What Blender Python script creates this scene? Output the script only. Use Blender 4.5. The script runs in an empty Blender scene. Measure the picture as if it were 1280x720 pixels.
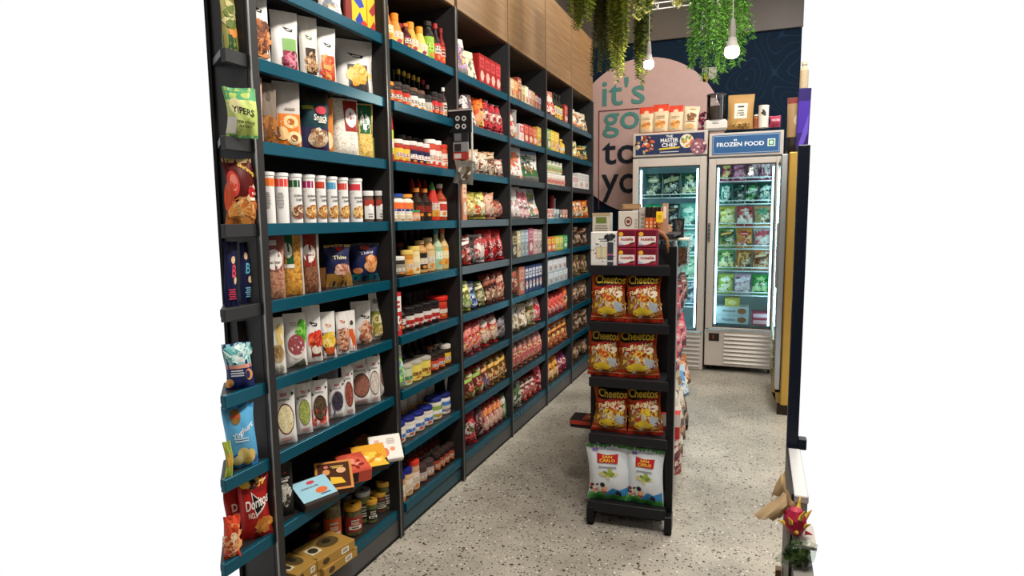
import bpy, math, random
from mathutils import Vector, Matrix
from mathutils.geometry import tessellate_polygon
random.seed(7)
S = bpy.context.scene
COL = S.collection
PI = math.pi
# ------------------------------------------------------------------ camera
F0 = 783.54
CAMZ = 1.5634
RV = Vector((0.93094, 0.36502, -0.0108)).normalized()
PITCH, YAW, ROLL = 0.11187186, 0.37369287, -0.01080415
cy_, sy_, cp_, sp_ = math.cos(YAW), math.sin(YAW), math.cos(PITCH), math.sin(PITCH)
FV = Vector((-sy_*cp_, cy_*cp_, -sp_))
R0 = Vector((cy_, sy_, 0)); U0 = R0.cross(FV)
RV = math.cos(ROLL)*R0 + math.sin(ROLL)*U0
UV = -math.sin(ROLL)*R0 + math.cos(ROLL)*U0
CAM = Vector((0, 0, CAMZ))
cd = bpy.data.cameras.new('camera'); cam = bpy.data.objects.new('camera', cd); COL.objects.link(cam)
cd.sensor_width = 36; cd.lens = F0/1280*36; cd.clip_start = .05; cd.clip_end = 60
cam.matrix_world = Matrix(((RV.x, UV.x, -FV.x, 0), (RV.y, UV.y, -FV.y, 0), (RV.z, UV.z, -FV.z, CAMZ), (0, 0, 0, 1)))
S.camera = cam
def B(px, py, axis, val):
    "measured point: where the sight line of a photo pixel meets the plane axis=val"
    d = FV*F0 + RV*(px-640) + UV*(360-py)
    return CAM + d*((val-CAM[axis])/d[axis])
# ------------------------------------------------------------------ world, light, exposure
w = bpy.data.worlds.new('world'); S.world = w; w.use_nodes = True
w.node_tree.nodes['Background'].inputs[0].default_value = (1, 1, 1, 1)
w.node_tree.nodes['Background'].inputs[1].default_value = 1.0
S.view_settings.view_transform = 'Standard'; S.view_settings.look = 'None'
S.view_settings.exposure = 0.0; S.view_settings.gamma = 1.0; S.view_settings.use_curve_mapping = False
def area(name, loc, target, sx, sy, power, col):
    l = bpy.data.lights.new(name, 'AREA'); l.shape = 'RECTANGLE'; l.size = sx; l.size_y = sy
    l.energy = power; l.color = col
    o = bpy.data.objects.new(name, l); COL.objects.link(o); o.location = loc
    o.rotation_euler = (Vector(target)-Vector(loc)).to_track_quat('-Z', 'Y').to_euler()
for i_, (yy, pw) in enumerate(((.9, 34), (2.0, 34), (3.2, 33), (4.5, 30), (5.8, 28))):
    area('ceiling_track_light', (.3, yy, 3.9), (-1.4, yy+.15, .7), .3, .3, pw*1.12, (1, .93, .84))
area('ceiling_spot_rack', (-.2, 1.3, 3.7), (-.6, 3.1, .6), .3, .3, 30, (1, .92, .82))
area('ceiling_panel_walkway', (.1, 4.2, 4.0), (-.2, 4.2, 0), .6, 3.5, 26, (1, .94, .86))
area('shop_front_panel', (.3, -.9, 2.9), (-1.0, 2.6, 1.0), 1.2, .8, 12, (1, .96, .92))  # added soft fill from the front, not a real panel
for i_, yy in enumerate((4.2, 5.2, 6.1)):
    area('cove_light', (-1.15, yy, 3.95), (-1.62, yy+.1, 2.9), .1, .3, (1.5, 3, 8)[i_], (1, .78, .45))
# ------------------------------------------------------------------ materials
MATS = {}
def lin(h):
    h = h.lstrip('#'); c = [int(h[i:i+2], 16)/255 for i in (0, 2, 4)]
    return tuple((x/12.92 if x <= .04045 else ((x+.055)/1.055)**2.4) for x in c)+(1,)
def newmat(name):
    m = bpy.data.materials.new(name); m.use_nodes = True
    return m, m.node_tree.nodes, m.node_tree.links, m.node_tree.nodes['Principled BSDF']
def M(h, rough=.45, metal=0, spec=.22, var=.06, emit=0):
    k = (h, rough, metal, emit)
    if k in MATS: return MATS[k]
    m, N, L, b = newmat('mat_'+h)
    c = lin(h)
    if emit:
        b.inputs['Base Color'].default_value = c
        b.inputs['Emission Color'].default_value = c; b.inputs['Emission Strength'].default_value = emit
    else:
        no = N.new('ShaderNodeTexNoise'); no.inputs['Scale'].default_value = 14; no.inputs['Detail'].default_value = 2
        tc = N.new('ShaderNodeTexCoord'); L.new(tc.outputs['Object'], no.inputs['Vector'])
        r = N.new('ShaderNodeMapRange'); r.inputs['To Min'].default_value = 1-var*1.5; r.inputs['To Max'].default_value = 1+var
        mx = N.new('ShaderNodeVectorMath'); mx.operation = 'SCALE'; mx.inputs[0].default_value = c[:3]
        L.new(no.outputs['Fac'], r.inputs['Value']); L.new(r.outputs[0], mx.inputs['Scale']); L.new(mx.outputs[0], b.inputs['Base Color'])
    b.inputs['Roughness'].default_value = rough; b.inputs['Metallic'].default_value = metal
    b.inputs['Specular IOR Level'].default_value = spec
    MATS[k] = m; return m
def MF(cols, scale=90):
    "mottled food seen through film: three colours in voronoi cells"
    k = ('food',)+tuple(cols)+(scale,)
    if k in MATS: return MATS[k]
    m, N, L, b = newmat('food_'+cols[0])
    tc = N.new('ShaderNodeTexCoord'); v = N.new('ShaderNodeTexVoronoi'); v.inputs['Scale'].default_value = scale
    rp = N.new('ShaderNodeValToRGB'); rp.color_ramp.interpolation = 'LINEAR'
    sp = N.new('ShaderNodeSeparateColor')
    L.new(tc.outputs['Object'], v.inputs['Vector']); L.new(v.outputs['Color'], sp.inputs[0]); L.new(sp.outputs[0], rp.inputs[0])
    e = rp.color_ramp.elements; e[0].position = .1; e[1].position = .9
    e[0].color = lin(cols[0]); e[1].color = lin(cols[-1])
    for i, c in enumerate(cols[1:-1]):
        n = e.new(.1+.8*(i+1)/(len(cols)-1)); n.color = lin(c)
    L.new(rp.outputs[0], b.inputs['Base Color']); b.inputs['Roughness'].default_value = .35
    MATS[k] = m; return m
def glassmat(name, col, rough=.03, alpha=.16):
    m, N, L, b = newmat(name)
    t = N.new('ShaderNodeBsdfTransparent'); t.inputs[0].default_value = col
    g = N.new('ShaderNodeBsdfGlossy'); g.inputs['Roughness'].default_value = rough
    mx = N.new('ShaderNodeMixShader'); fr = N.new('ShaderNodeFresnel'); fr.inputs[0].default_value = 1.45
    L.new(fr.outputs[0], mx.inputs[0]); L.new(t.outputs[0], mx.inputs[1]); L.new(g.outputs[0], mx.inputs[2])
    L.new(mx.outputs[0], N['Material Output'].inputs[0]); return m
GLASS = glassmat('clear_glass', (.93, .97, .97, 1)); 
def floor_mat():
    m, N, L, b = newmat('terrazzo')
    tc = N.new('ShaderNodeTexCoord')
    def vor(sc, lo, hi):
        v = N.new('ShaderNodeTexVoronoi'); v.inputs['Scale'].default_value = sc; L.new(tc.outputs['Object'], v.inputs['Vector'])
        nz = N.new('ShaderNodeTexNoise'); nz.inputs['Scale'].default_value = sc*2.1; L.new(tc.outputs['Object'], nz.inputs['Vector'])
        ad = N.new('ShaderNodeMath'); ad.operation = 'MULTIPLY_ADD'; ad.inputs[1].default_value = .5
        L.new(nz.outputs['Fac'], ad.inputs[0]); L.new(v.outputs['Distance'], ad.inputs[2])
        r = N.new('ShaderNodeMapRange'); r.inputs['From Min'].default_value = lo; r.inputs['From Max'].default_value = hi
        r.inputs['To Min'].default_value = 1; r.inputs['To Max'].default_value = 0
        L.new(ad.outputs[0], r.inputs['Value']); 
        sp = N.new('ShaderNodeSeparateColor'); L.new(v.outputs['Color'], sp.inputs[0])
        return r, sp
    cl = N.new('ShaderNodeTexNoise'); cl.inputs['Scale'].default_value = 1.6; cl.inputs['Detail'].default_value = 8; cl.inputs['Roughness'].default_value = .65
    L.new(tc.outputs['Object'], cl.inputs['Vector'])
    cr = N.new('ShaderNodeValToRGB'); L.new(cl.outputs['Fac'], cr.inputs[0])
    cr.color_ramp.elements[0].position = .35; cr.color_ramp.elements[0].color = lin('989287')
    cr.color_ramp.elements[1].position = .65; cr.color_ramp.elements[1].color = lin('c6c0b3')
    base = cr.outputs[0]
    for sc, lo, hi, col, pick in ((30, .42, .46, '453f39', .55), (19, .38, .42, '5d5145', .4), (58, .46, .52, '2f2b29', .6), (40, .39, .44, 'e8e3d8', .55), (85, .44, .52, '7a7268', .85), (12, .27, .30, '8a7c6c', .5)):
        r, sp = vor(sc, lo, hi)
        lt = N.new('ShaderNodeMath'); lt.operation = 'LESS_THAN'; lt.inputs[1].default_value = pick; L.new(sp.outputs[0], lt.inputs[0])
        mu = N.new('ShaderNodeMath'); mu.operation = 'MULTIPLY'; L.new(lt.outputs[0], mu.inputs[0]); L.new(r.outputs[0], mu.inputs[1])
        mx = N.new('ShaderNodeMix'); mx.data_type = 'RGBA'; L.new(mu.outputs[0], mx.inputs[0]); L.new(base, mx.inputs[6]); mx.inputs[7].default_value = lin(col)
        base = mx.outputs[2]
    L.new(base, b.inputs['Base Color']); b.inputs['Roughness'].default_value = .42; b.inputs['Specular IOR Level'].default_value = .35
    return m
def wood_mat(name, a, b_, c_):
    m, N, L, b = newmat(name)
    tc = N.new('ShaderNodeTexCoord'); mp = N.new('ShaderNodeMapping'); mp.inputs['Scale'].default_value = (3, .8, 14)
    L.new(tc.outputs['Object'], mp.inputs[0])
    n = N.new('ShaderNodeTexNoise'); n.inputs['Scale'].default_value = 3.2; n.inputs['Detail'].default_value = 6; L.new(mp.outputs[0], n.inputs['Vector'])
    r = N.new('ShaderNodeValToRGB'); L.new(n.outputs['Fac'], r.inputs[0]); e = r.color_ramp.elements
    e[0].position = .3; e[0].color = lin(a); e[1].position = .7; e[1].color = lin(c_); x = e.new(.5); x.color = lin(b_)
    L.new(r.outputs[0], b.inputs['Base Color']); b.inputs['Roughness'].default_value = .5; return m
def line_wall_mat():
    m, N, L, b = newmat('navy_patterned_wall')
    tc = N.new('ShaderNodeTexCoord'); n = N.new('ShaderNodeTexNoise'); n.inputs['Scale'].default_value = 1.7; n.inputs['Detail'].default_value = 1
    L.new(tc.outputs['Object'], n.inputs['Vector'])
    mu = N.new('ShaderNodeMath'); mu.operation = 'MULTIPLY'; mu.inputs[1].default_value = 26; L.new(n.outputs['Fac'], mu.inputs[0])
    fr = N.new('ShaderNodeMath'); fr.operation = 'FRACT'; L.new(mu.outputs[0], fr.inputs[0])
    r = N.new('ShaderNodeValToRGB'); L.new(fr.outputs[0], r.inputs[0]); e = r.color_ramp.elements
    e[0].position = .0; e[0].color = lin('1a3046'); e[1].position = .14; e[1].color = lin('0c1d2e')
    L.new(r.outputs[0], b.inputs['Base Color']); b.inputs['Roughness'].default_value = .7; b.inputs['Specular IOR Level'].default_value = .08; return m
TEAL = M('0b5064', .24, .25, var=.1); GREY = M('333436', .35); BLACK = M('101011', .5); POST = M('2c2a2a', .4); SHBACK = M('0a0a0b', .8)
CHROME = M('8e8f8e', .3, .8); WHITE = M('e6e3de', .4)
# ------------------------------------------------------------------ mesh builder
class MB:
    def __init__(s): s.v = []; s.f = []; s.m = []; s.mats = []; s.sm = []
    def mi(s, m):
        if isinstance(m, str): m = M(m)
        if m not in s.mats: s.mats.append(m)
        return s.mats.index(m)
    def add(s, vs, fs, m, smooth=False):
        o = len(s.v); s.v += [tuple(v) for v in vs]; k = s.mi(m)
        for f in fs: s.f.append(tuple(o+i for i in f)); s.m.append(k); s.sm.append(smooth)
    def box(s, x0, x1, y0, y1, z0, z1, m, ch=0):
        x0, x1 = min(x0, x1), max(x0, x1); y0, y1 = min(y0, y1), max(y0, y1); z0, z1 = min(z0, z1), max(z0, z1)
        if ch <= 0:
            v = [(x, y, z) for x in (x0, x1) for y in (y0, y1) for z in (z0, z1)]
            s.add(v, [(0, 1, 3, 2), (4, 6, 7, 5), (0, 4, 5, 1), (2, 3, 7, 6), (0, 2, 6, 4), (1, 5, 7, 3)], m); return
        c = min(ch, (x1-x0)*.45, (y1-y0)*.45, (z1-z0)*.45)
        # chamfered box: 24 verts
        V = []; idx = {}
        for sx in (0, 1):
            for sy in (0, 1):
                for sz in (0, 1):
                    X, Y, Z = (x0, x1)[sx], (y0, y1)[sy], (z0, z1)[sz]
                    dx, dy, dz = (c, -c)[sx], (c, -c)[sy], (c, -c)[sz]
                    for a, p in (('x', (X, Y+dy, Z+dz)), ('y', (X+dx, Y, Z+dz)), ('z', (X+dx, Y+dy, Z))):
                        idx[(a, sx, sy, sz)] = len(V); V.append(p)
        Fc = []
        for q in (0, 1):
            Fc.append([idx[('x', q, *t)] for t in ((0, 0), (1, 0), (1, 1), (0, 1))])
            Fc.append([idx[('y', t[0], q, t[1])] for t in ((0, 0), (1, 0), (1, 1), (0, 1))])
            Fc.append([idx[('z', t[0], t[1], q)] for t in ((0, 0), (1, 0), (1, 1), (0, 1))])
        for a in (0, 1):
            for b in (0, 1):
                Fc.append([idx[('y', 0, a, b)], idx[('y', 1, a, b)], idx[('z', 1, a, b)], idx[('z', 0, a, b)]])
                Fc.append([idx[('x', a, 0, b)], idx[('x', a, 1, b)], idx[('z', a, 1, b)], idx[('z', a, 0, b)]])
                Fc.append([idx[('x', a, b, 0)], idx[('x', a, b, 1)], idx[('y', a, b, 1)], idx[('y', a, b, 0)]])
                for c2 in (0, 1): Fc.append([idx[('x', a, b, c2)], idx[('y', a, b, c2)], idx[('z', a, b, c2)]])
        s.add(V, Fc, m)
    def prism(s, pts, axis, a, b, m):
        "extrude a 2-D polygon between a and b along axis (0,1,2)"
        def p3(p, t): return [(t, p[0], p[1]), (p[0], t, p[1]), (p[0], p[1], t)][axis]
        n = len(pts); v = [p3(p, a) for p in pts]+[p3(p, b) for p in pts]
        tri = tessellate_polygon([[Vector((p[0], p[1], 0)) for p in pts]])
        s.add(v, [tuple(t) for t in tri]+[tuple(n+i for i in t) for t in tri]+[(i, (i+1) % n, n+(i+1) % n, n+i) for i in range(n)], m)
    def grid(s, fn, nu, nv, m, u0=-.5, u1=.5, v0=0, v1=1, smooth=True):
        V = [fn(u0+(u1-u0)*i/nu, v0+(v1-v0)*j/nv) for j in range(nv+1) for i in range(nu+1)]
        s.add(V, [(j*(nu+1)+i, j*(nu+1)+i+1, (j+1)*(nu+1)+i+1, (j+1)*(nu+1)+i) for j in range(nv) for i in range(nu)], m, smooth)
    def tube(s, pts, r, m, n=6, r2=None, cap=True):
        pts = [Vector(p) for p in pts]; V = []; k = len(pts)
        for i, p in enumerate(pts):
            d = (pts[min(i+1, k-1)]-pts[max(i-1, 0)]).normalized()
            a = d.cross(Vector((0, 0, 1)) if abs(d.z) < .9 else Vector((1, 0, 0))).normalized(); b = d.cross(a)
            rr = r if r2 is None else r+(r2-r)*i/(k-1)
            V += [p+(a*math.cos(2*PI*j/n)+b*math.sin(2*PI*j/n))*rr for j in range(n)]
        Fc = [(i*n+j, i*n+(j+1) % n, (i+1)*n+(j+1) % n, (i+1)*n+j) for i in range(k-1) for j in range(n)]
        if cap: Fc += [tuple(range(n)), tuple(range((k-1)*n, k*n))]
        s.add(V, Fc, m, n > 4)
    def lathe(s, prof, n=16, m=None, c=(0, 0), z0=0):
        "prof: list of (r, z[, mat]) ; mat of segment = mat of its lower ring"
        cur = m
        for (a, b) in zip(prof[:-1], prof[1:]):
            if len(a) > 2 and a[2] is not None: cur = a[2]
            V = [(c[0]+r*math.cos(2*PI*j/n), c[1]+r*math.sin(2*PI*j/n), z0+z) for (r, z) in (a[:2], b[:2]) for j in range(n)]
            if a[0] < 1e-6: V = [(c[0], c[1], z0+a[1])]+V[n:]; Fc = [(0, 1+(j+1) % n, 1+j) for j in range(n)]
            elif b[0] < 1e-6: V = V[:n]+[(c[0], c[1], z0+b[1])]; Fc = [(j, (j+1) % n, n) for j in range(n)]
            else: Fc = [(j, (j+1) % n, n+(j+1) % n, n+j) for j in range(n)]
            s.add(V, Fc, cur, abs(a[1]-b[1]) > 1e-5)
    def fine(s, tris, fn, w, h, off, m, lim=.014):
        "small triangles, so a print follows a curved face"
        out = []; st = list(tris)
        while st:
            t = st.pop(); e = [math.hypot((t[i][0]-t[(i+1) % 3][0])*w, (t[i][1]-t[(i+1) % 3][1])*h) for i in range(3)]; k = e.index(max(e))
            if e[k] > lim:
                a, b, c = t[k], t[(k+1) % 3], t[(k+2) % 3]; d = ((a[0]+b[0])/2, (a[1]+b[1])/2); st += [[a, d, c], [d, b, c]]
            else: out.append(t)
        s.add([fn(p[0], p[1], off) for t in out for p in t], [(3*i, 3*i+1, 3*i+2) for i in range(len(out))], m)
    def art(s, fn, w, h, items, e0=.0009):
        "printed marks laid on the surface fn(u,v,off)"
        for k, it in enumerate(items):
            t = it[0]; off = e0+.00035*k
            if t == 'r':
                _, a, b, c, d, m = it; nu = max(1, int(abs(c-a)*w/.012)); nv = max(1, int(abs(d-b)*h/.02))
                s.grid(lambda u, v: fn(u, v, off), nu, nv, m, a, c, b, d)
            elif t == 'e':
                _, cu, cv, ru, rv, m = it; n = 18; V = [fn(cu, cv, off)]; Fc = []
                R = 3 if ru*w > .015 else 1
                for q in range(1, R+1): V += [fn(cu+ru*q/R*math.cos(2*PI*j/n), cv+rv*q/R*math.sin(2*PI*j/n), off) for j in range(n)]
                Fc += [(0, 1+j, 1+(j+1) % n) for j in range(n)]
                for q in range(R-1): Fc += [(1+q*n+j, 1+(q+1)*n+j, 1+(q+1)*n+(j+1) % n, 1+q*n+(j+1) % n) for j in range(n)]
                s.add(V, Fc, m, True)
            elif t == 'p':
                _, pts, m = it
                tri = tessellate_polygon([[Vector((p[0]*w, p[1]*h, 0)) for p in pts]])
                s.fine([[pts[i] for i in q] for q in tri], fn, w, h, off, m)
            elif t == 't':
                _, txt, cu, cv, tw, th, m = it[:7]; slope = it[7] if len(it) > 7 else 0
                V, Fc = textmesh(txt)
                Q = [(cu+x*tw, cv+(y*th)+slope*x*tw) for x, y in V]
                s.fine([[Q[f[0]], Q[f[i]], Q[f[i+1]]] for f in Fc for i in range(1, len(f)-1)], fn, w, h, off, m)
            elif t == 's':
                _, cu, cv, ru, rv, n, sz, cols = it; rd = random.Random(int(cu*99)+n+len(cols)*7)
                for q in range(n):
                    a = rd.random()*2*PI; rr = math.sqrt(rd.random()); x = cu+ru*rr*math.cos(a); y = cv+rv*rr*math.sin(a)
                    b = rd.random()*PI; z = sz*(.7+.6*rd.random()); asp = .45+.4*rd.random(); P = []
                    for j in range(7):
                        t_ = 2*PI*j/7; dx = z*math.cos(t_); dy = z*asp*math.sin(t_)
                        P.append(fn(x+(dx*math.cos(b)-dy*math.sin(b))/w, min(.98, y+(dx*math.sin(b)+dy*math.cos(b))/h), off+.000012*q))
                    s.add(P, [tuple(range(7))], cols[q % len(cols)])
            elif t == 'l':   # lines of illegible small print, as bars
                _, a, b, c, d, n, m = it; rd = random.Random(n*13+int(a*50))
                for q in range(n):
                    y = b+(d-b)*(q+.5)/n; e = (d-b)/n*.28; ln = (c-a)*(.6+.4*rd.random()); mid = (a+c)/2
                    s.grid(lambda u, v: fn(u, v, off), 2, 1, m, mid-ln/2, mid+ln/2, y-e, y+e)
    def build(s, name, parent=None, loc=None, rot=None):
        me = bpy.data.meshes.new(name); me.from_pydata(s.v, [], s.f)
        for m in s.mats: me.materials.append(m)
        me.polygons.foreach_set('material_index', s.m); me.polygons.foreach_set('use_smooth', s.sm); me.update()
        o = bpy.data.objects.new(name, me); COL.objects.link(o)
        if parent: o.parent = parent
        if loc is not None: o.location = loc
        if rot is not None: o.rotation_euler = rot
        return o
TXT = {}
def textmesh(t, ofs=.022):
    if t in TXT: return TXT[t]
    cu = bpy.data.curves.new('t', 'FONT'); cu.body = t; cu.offset = ofs; cu.resolution_u = 3
    o = bpy.data.objects.new('t', cu); me = bpy.data.meshes.new_from_object(o)
    V = [(v.co.x, v.co.y) for v in me.vertices]; Fc = [tuple(p.vertices) for p in me.polygons]
    x0 = min(v[0] for v in V); x1 = max(v[0] for v in V); y0 = min(v[1] for v in V); y1 = max(v[1] for v in V)
    V = [((x-x0)/(x1-x0)-.5, (y-y0)/(y1-y0)-.5) for x, y in V]
    bpy.data.objects.remove(o); bpy.data.curves.remove(cu); bpy.data.meshes.remove(me)
    TXT[t] = (V, Fc); return TXT[t]
def tag(o, label=None, cat=None, group=None, kind=None):
    if label: o['label'] = label
    if cat: o['category'] = cat
    if group: o['group'] = group
    if kind: o['kind'] = kind
    return o
def empty(name, loc, rz=0):
    o = bpy.data.objects.new(name, None); o.empty_display_size = .05; COL.objects.link(o); o.location = loc; o.rotation_euler = (0, 0, rz); return o
def struct(o): o['kind'] = 'structure'; return o
# ------------------------------------------------------------------ product shapes (front looks to local -y, base at z=0)
def sgn(x): return 1 if x >= 0 else -1
def pouch(name, w, h, d, base, art=(), top=None, seed=0, side=None, lean=0, back=None):
    "stand-up pouch: wide gusset at the foot, pinched flat at the head"
    rd = random.Random(seed); ph = rd.random()*6; tw = rd.uniform(-.006, .006)
    def th(u, v):
        e = max(0, 1-abs(2*u)**4)**.6
        v = min(1, max(0, v)); b = min(1, (v+.02)*7)**.5*(1-max(0, (v-.12)/.8)**1.3) if v < .92 else 0
        return .0012+d/2*e*max(0, b)
    def X(u, v): return w*u*(1-.05*math.sin(PI*min(1, v*1.1)))+tw*v
    def wr(u, v): return .0022*math.sin(9*v+ph+5*u)*math.sin(14*u+ph)*(1-v*.3)
    def fr(u, v, off=0): return (X(u, v), -(th(u, v)+off)+wr(u, v)+lean*h*v*v, h*v)
    def bk(u, v): return (X(u, v), th(u, v)+wr(u, v)+lean*h*v*v, h*v)
    mb = MB(); nu, nv = 10, 12
    mb.grid(lambda u, v: fr(u, v), nu, nv, base); mb.grid(bk, nu, nv, side or base)
    for j in range(nv):
        for u in (-.5, .5): mb.add([fr(u, j/nv), fr(u, (j+1)/nv), bk(u, (j+1)/nv), bk(u, j/nv)], [(0, 1, 2, 3)], side or base)
    for i in range(nu):
        for v in (0, 1): mb.add([fr(-.5+i/nu, v), fr(-.5+(i+1)/nu, v), bk(-.5+(i+1)/nu, v), bk(-.5+i/nu, v)], [(0, 1, 2, 3)], side or base)
    A = list(art)
    if top: A.insert(0, ('r', -.49, .9, .49, .995, top))
    mb.art(fr, w, h, A); return mb
def pillow(name, w, h, d, base, art=(), ends=None, seed=0):
    "chip bag: puffed middle, flat crimped seals top and bottom"
    rd = random.Random(seed); ph = rd.random()*6; k = rd.uniform(.8, 1.2)
    def th(u, v):
        vv = max(0, min(1, (v-.05)/.9)); return .001+d/2*max(0, 1-abs(2*u)**2.6)**.62*(math.sin(PI*vv)**.55 if 0 < vv < 1 else 0)
    def X(u, v): return w*u*(1-.11*math.sin(PI*v)*k)+.004*math.sin(5*v+ph)
    def wr(u, v):
        e = math.exp(-v*9)+math.exp(-(1-v)*9)
        return .005*e*math.sin(17*u+ph)+.0025*math.sin(13*v+ph+4*u)*math.sin(11*u+ph)
    def fr(u, v, off=0): return (X(u, v), -(th(u, v)+off)+wr(u, v), h*v+.003*math.sin(7*u+ph)*(1 if v > .5 else 0)*(v-.5))
    def bk(u, v):
        p = fr(u, v); return (p[0], th(u, v)+wr(u, v)+.0006, p[2])
    mb = MB(); nu, nv = 12, 14
    mb.grid(lambda u, v: fr(u, v), nu, nv, base); mb.grid(bk, nu, nv, base)
    A = list(art)
    if ends: A = [('r', -.495, .0, .495, .06, ends), ('r', -.495, .94, .495, 1., ends)]+A
    mb.art(fr, w, h, A); return mb
def carton(w, h, d, base, art=(), side=None, top=None, topart=()):
    mb = MB(); mb.box(-w/2, w/2, -d/2, d/2, 0, h, base, min(.0025, w*.05))
    f = lambda u, v, off=0: (w*u, -d/2-off, h*v)
    mb.art(f, w, h, list(art), .0004)
    if side: mb.art(lambda u, v, off=0: (-w/2-off, -d*u, h*v), d, h, side, .0004); mb.art(lambda u, v, off=0: (w/2+off, d*u, h*v), d, h, side, .0004)
    if topart: mb.art(lambda u, v, off=0: (w*u, -d/2+d*v, h+off), w, d, topart, .0004)
    return mb
def cyl_fn(r, h, z0=0):
    return lambda u, v, off=0: ((r+off)*math.sin(u*2.8), -(r+off)*math.cos(u*2.8), z0+h*v)
def jar_parts(r, h, content, lid, label=None, art=(), neck=.84, n=16, lidart=()):
    "returns body, lid meshes"
    lh = min(h*.17, .022); b = MB()
    b.lathe([(0, 0), (r*.86, 0), (r*.98, h*.03), (r, h*.07), (r, h*.72), (r*.96, h*.78), (r*neck, h-lh), (r*neck*.97, h-lh*.3)], n, content)
    if label: b.lathe([(r+.0006, h*.16), (r+.0006, h*.64)], n, label)
    if art: b.art(cyl_fn(r+.0008, h), r*2.6, h, art)
    l = MB(); rr = r*neck+.002
    l.lathe([(rr*.99, h-lh), (rr, h-lh*.9), (rr, h-lh*.15), (rr*.96, h), (0, h)], n, lid)
    for k in range(0): pass
    if lidart: l.art(lambda u, v, off=0: (rr*u, rr*(v-.5), h+off), rr, rr, lidart)
    return b, l
def bottle_parts(r, h, glass, cap, label=None, art=(), shape='sauce', n=14, capw=1.0):
    b = MB(); 
    if shape == 'sauce': sh, nr = .58, .33
    elif shape == 'squat': sh, nr = .68, .5
    elif shape == 'cone': sh, nr = .45, .36
    elif shape == 'mayo': sh, nr = .74, .62
    else: sh, nr = .6, .36
    ch = h*.12 if shape != 'cone' else h*.2
    b.lathe([(0, 0), (r*.9, 0), (r, h*.03), (r, h*sh*.5), (r*(1 if shape != 'cone' else .94), h*sh), (r*.82, h*(sh+.06)), (r*nr*1.25, h*(sh+.18) if shape in ('sauce', 'long') else h*(.8)), (r*nr, h-ch), (r*nr, h-ch*.5)], n, glass)
    if label: b.lathe([(r+.0007, h*.12), (r+.0007, h*(sh-.06))], n, label)
    if art: b.art(cyl_fn(r+.0009, h), r*2.6, h, art)
    c = MB(); cr = r*nr*1.25*capw+.001
    if shape == 'cone' and capw < 1: c.lathe([(cr*1.2, h-ch*1.3), (cr*1.1, h-ch*.7), (.003, h), (0, h)], n, cap)
    else: c.lathe([(cr, h-ch), (cr*1.02, h-ch*.9), (cr, h-ch*.1), (cr*.9, h), (0, h)], n, cap)
    return b, c
def tubcan(r, h, base, lid, art=(), n=18, rim=True):
    b = MB(); b.lathe([(0, 0), (r*.97, 0), (r, .003), (r, h-.012)], n, base); b.art(cyl_fn(r+.0002, h), r*2.6, h, art)
    l = MB(); l.lathe([(r, h-.014), (r+.0025, h-.012), (r+.0025, h-.001), (r, h), (r*.9, h-.002), (0, h-.002)], n, lid); return b, l
# ------------------------------------------------------------------ room
XF = -1.6; XB = -1.97
WOOD = wood_mat('oak_panel', '705335', '7f6140', '8e6f4b'); WOODD = wood_mat('oak_dark', '3e2e1f', '4a3826', '57422e')
fm = floor_mat()
m = MB(); m.prism([(-2.0, -2.2), (1.5, -2.2), (1.5, 1.6), (.205, 1.6), (.205, 2.85), (.31, 5.1), (.37, 7.2), (-2.0, 7.2)], 2, -.05, 0, fm); struct(m.build('floor'))
m = MB(); m.box(-2.05, .352, 7.2, 7.26, 0, 3.46, line_wall_mat()); struct(m.build('wall_back'))
m = MB(); m.box(-2.05, -.62, 7.16, 7.2, 3.46, 4.1, '57514c'); m.box(-.612, .36, 7.16, 7.2, 3.44, 4.1, '57514c'); struct(m.build('trim_1'))
m = MB(); m.box(-2.05, -2.0, 2.4, 7.2, 0, 4.1, '4a4541'); m.box(-2.05, -1.97, -2.2, .95, 0, 4.1, '5a5450'); struct(m.build('wall_left'))
m = MB(); m.box(1.5, 1.56, -2.2, 4.3, 0, 4.1, '6a645e'); struct(m.build('wall_right'))
m = MB(); m.box(-2.05, 1.56, -2.26, -2.2, 0, 4.1, '6a645e'); struct(m.build('wall_front'))
m = MB(); m.prism([(-2.05, -2.2), (1.56, -2.2), (1.56, 4.3), (.37, 7.2), (-2.05, 7.2)], 2, 4.1, 4.15, M('3c3836')); struct(m.build('ceiling'))
# ------------------------------------------------------------------ pink round sign on the back wall
c0 = B(805, 171, 1, 7.19); rr = (B(805, 74, 1, 7.19)-B(805, 268, 1, 7.19)).length/2
mb = MB(); mb.prism([(c0.x+rr*math.cos(2*PI*i/72), c0.z+rr*math.sin(2*PI*i/72)) for i in range(72)], 1, 7.165, 7.199, M('bd9f9c', .55))
sign = mb.build('round_sign'); tag(sign, 'large round pink wall sign with teal and dark lettering behind the freezers', 'sign')
def wall_text(t, x0, y0, x1, y1, col, name='lettering'):
    a = B(x0, y0, 1, 7.16); b = B(x1, y1, 1, 7.16); V, Fc = textmesh(t, .008); q = MB()
    cx, cz, tw, th = (a.x+b.x)/2, (a.z+b.z)/2, abs(b.x-a.x), abs(a.z-b.z)
    q.add([(cx+x*tw, 7.158, cz+y*th) for x, y in V], Fc, col)
    return q.build(name, sign)
wall_text("it's", 753, 99, 806, 129, M('4f8784'), 'lettering')
wall_text("go", 753.5, 142, 799, 170, M('4f8784'))
wall_text("to", 753, 178, 797, 204, M('1d2530'))
wall_text("you", 752, 218, 820, 252, M('1d2530'))
q = MB(); a = B(748.5, 139.5, 1, 7.16); b_ = B(800, 138, 1, 7.16); c_ = B(749.5, 262, 1, 7.16)
q.box(a.x, a.x+.008, 7.156, 7.164, c_.z, a.z, '7b3a3e'); q.box(a.x, b_.x+.3, 7.156, 7.164, a.z, a.z+.008, '7b3a3e'); q.build('outline_frame', sign)
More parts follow.
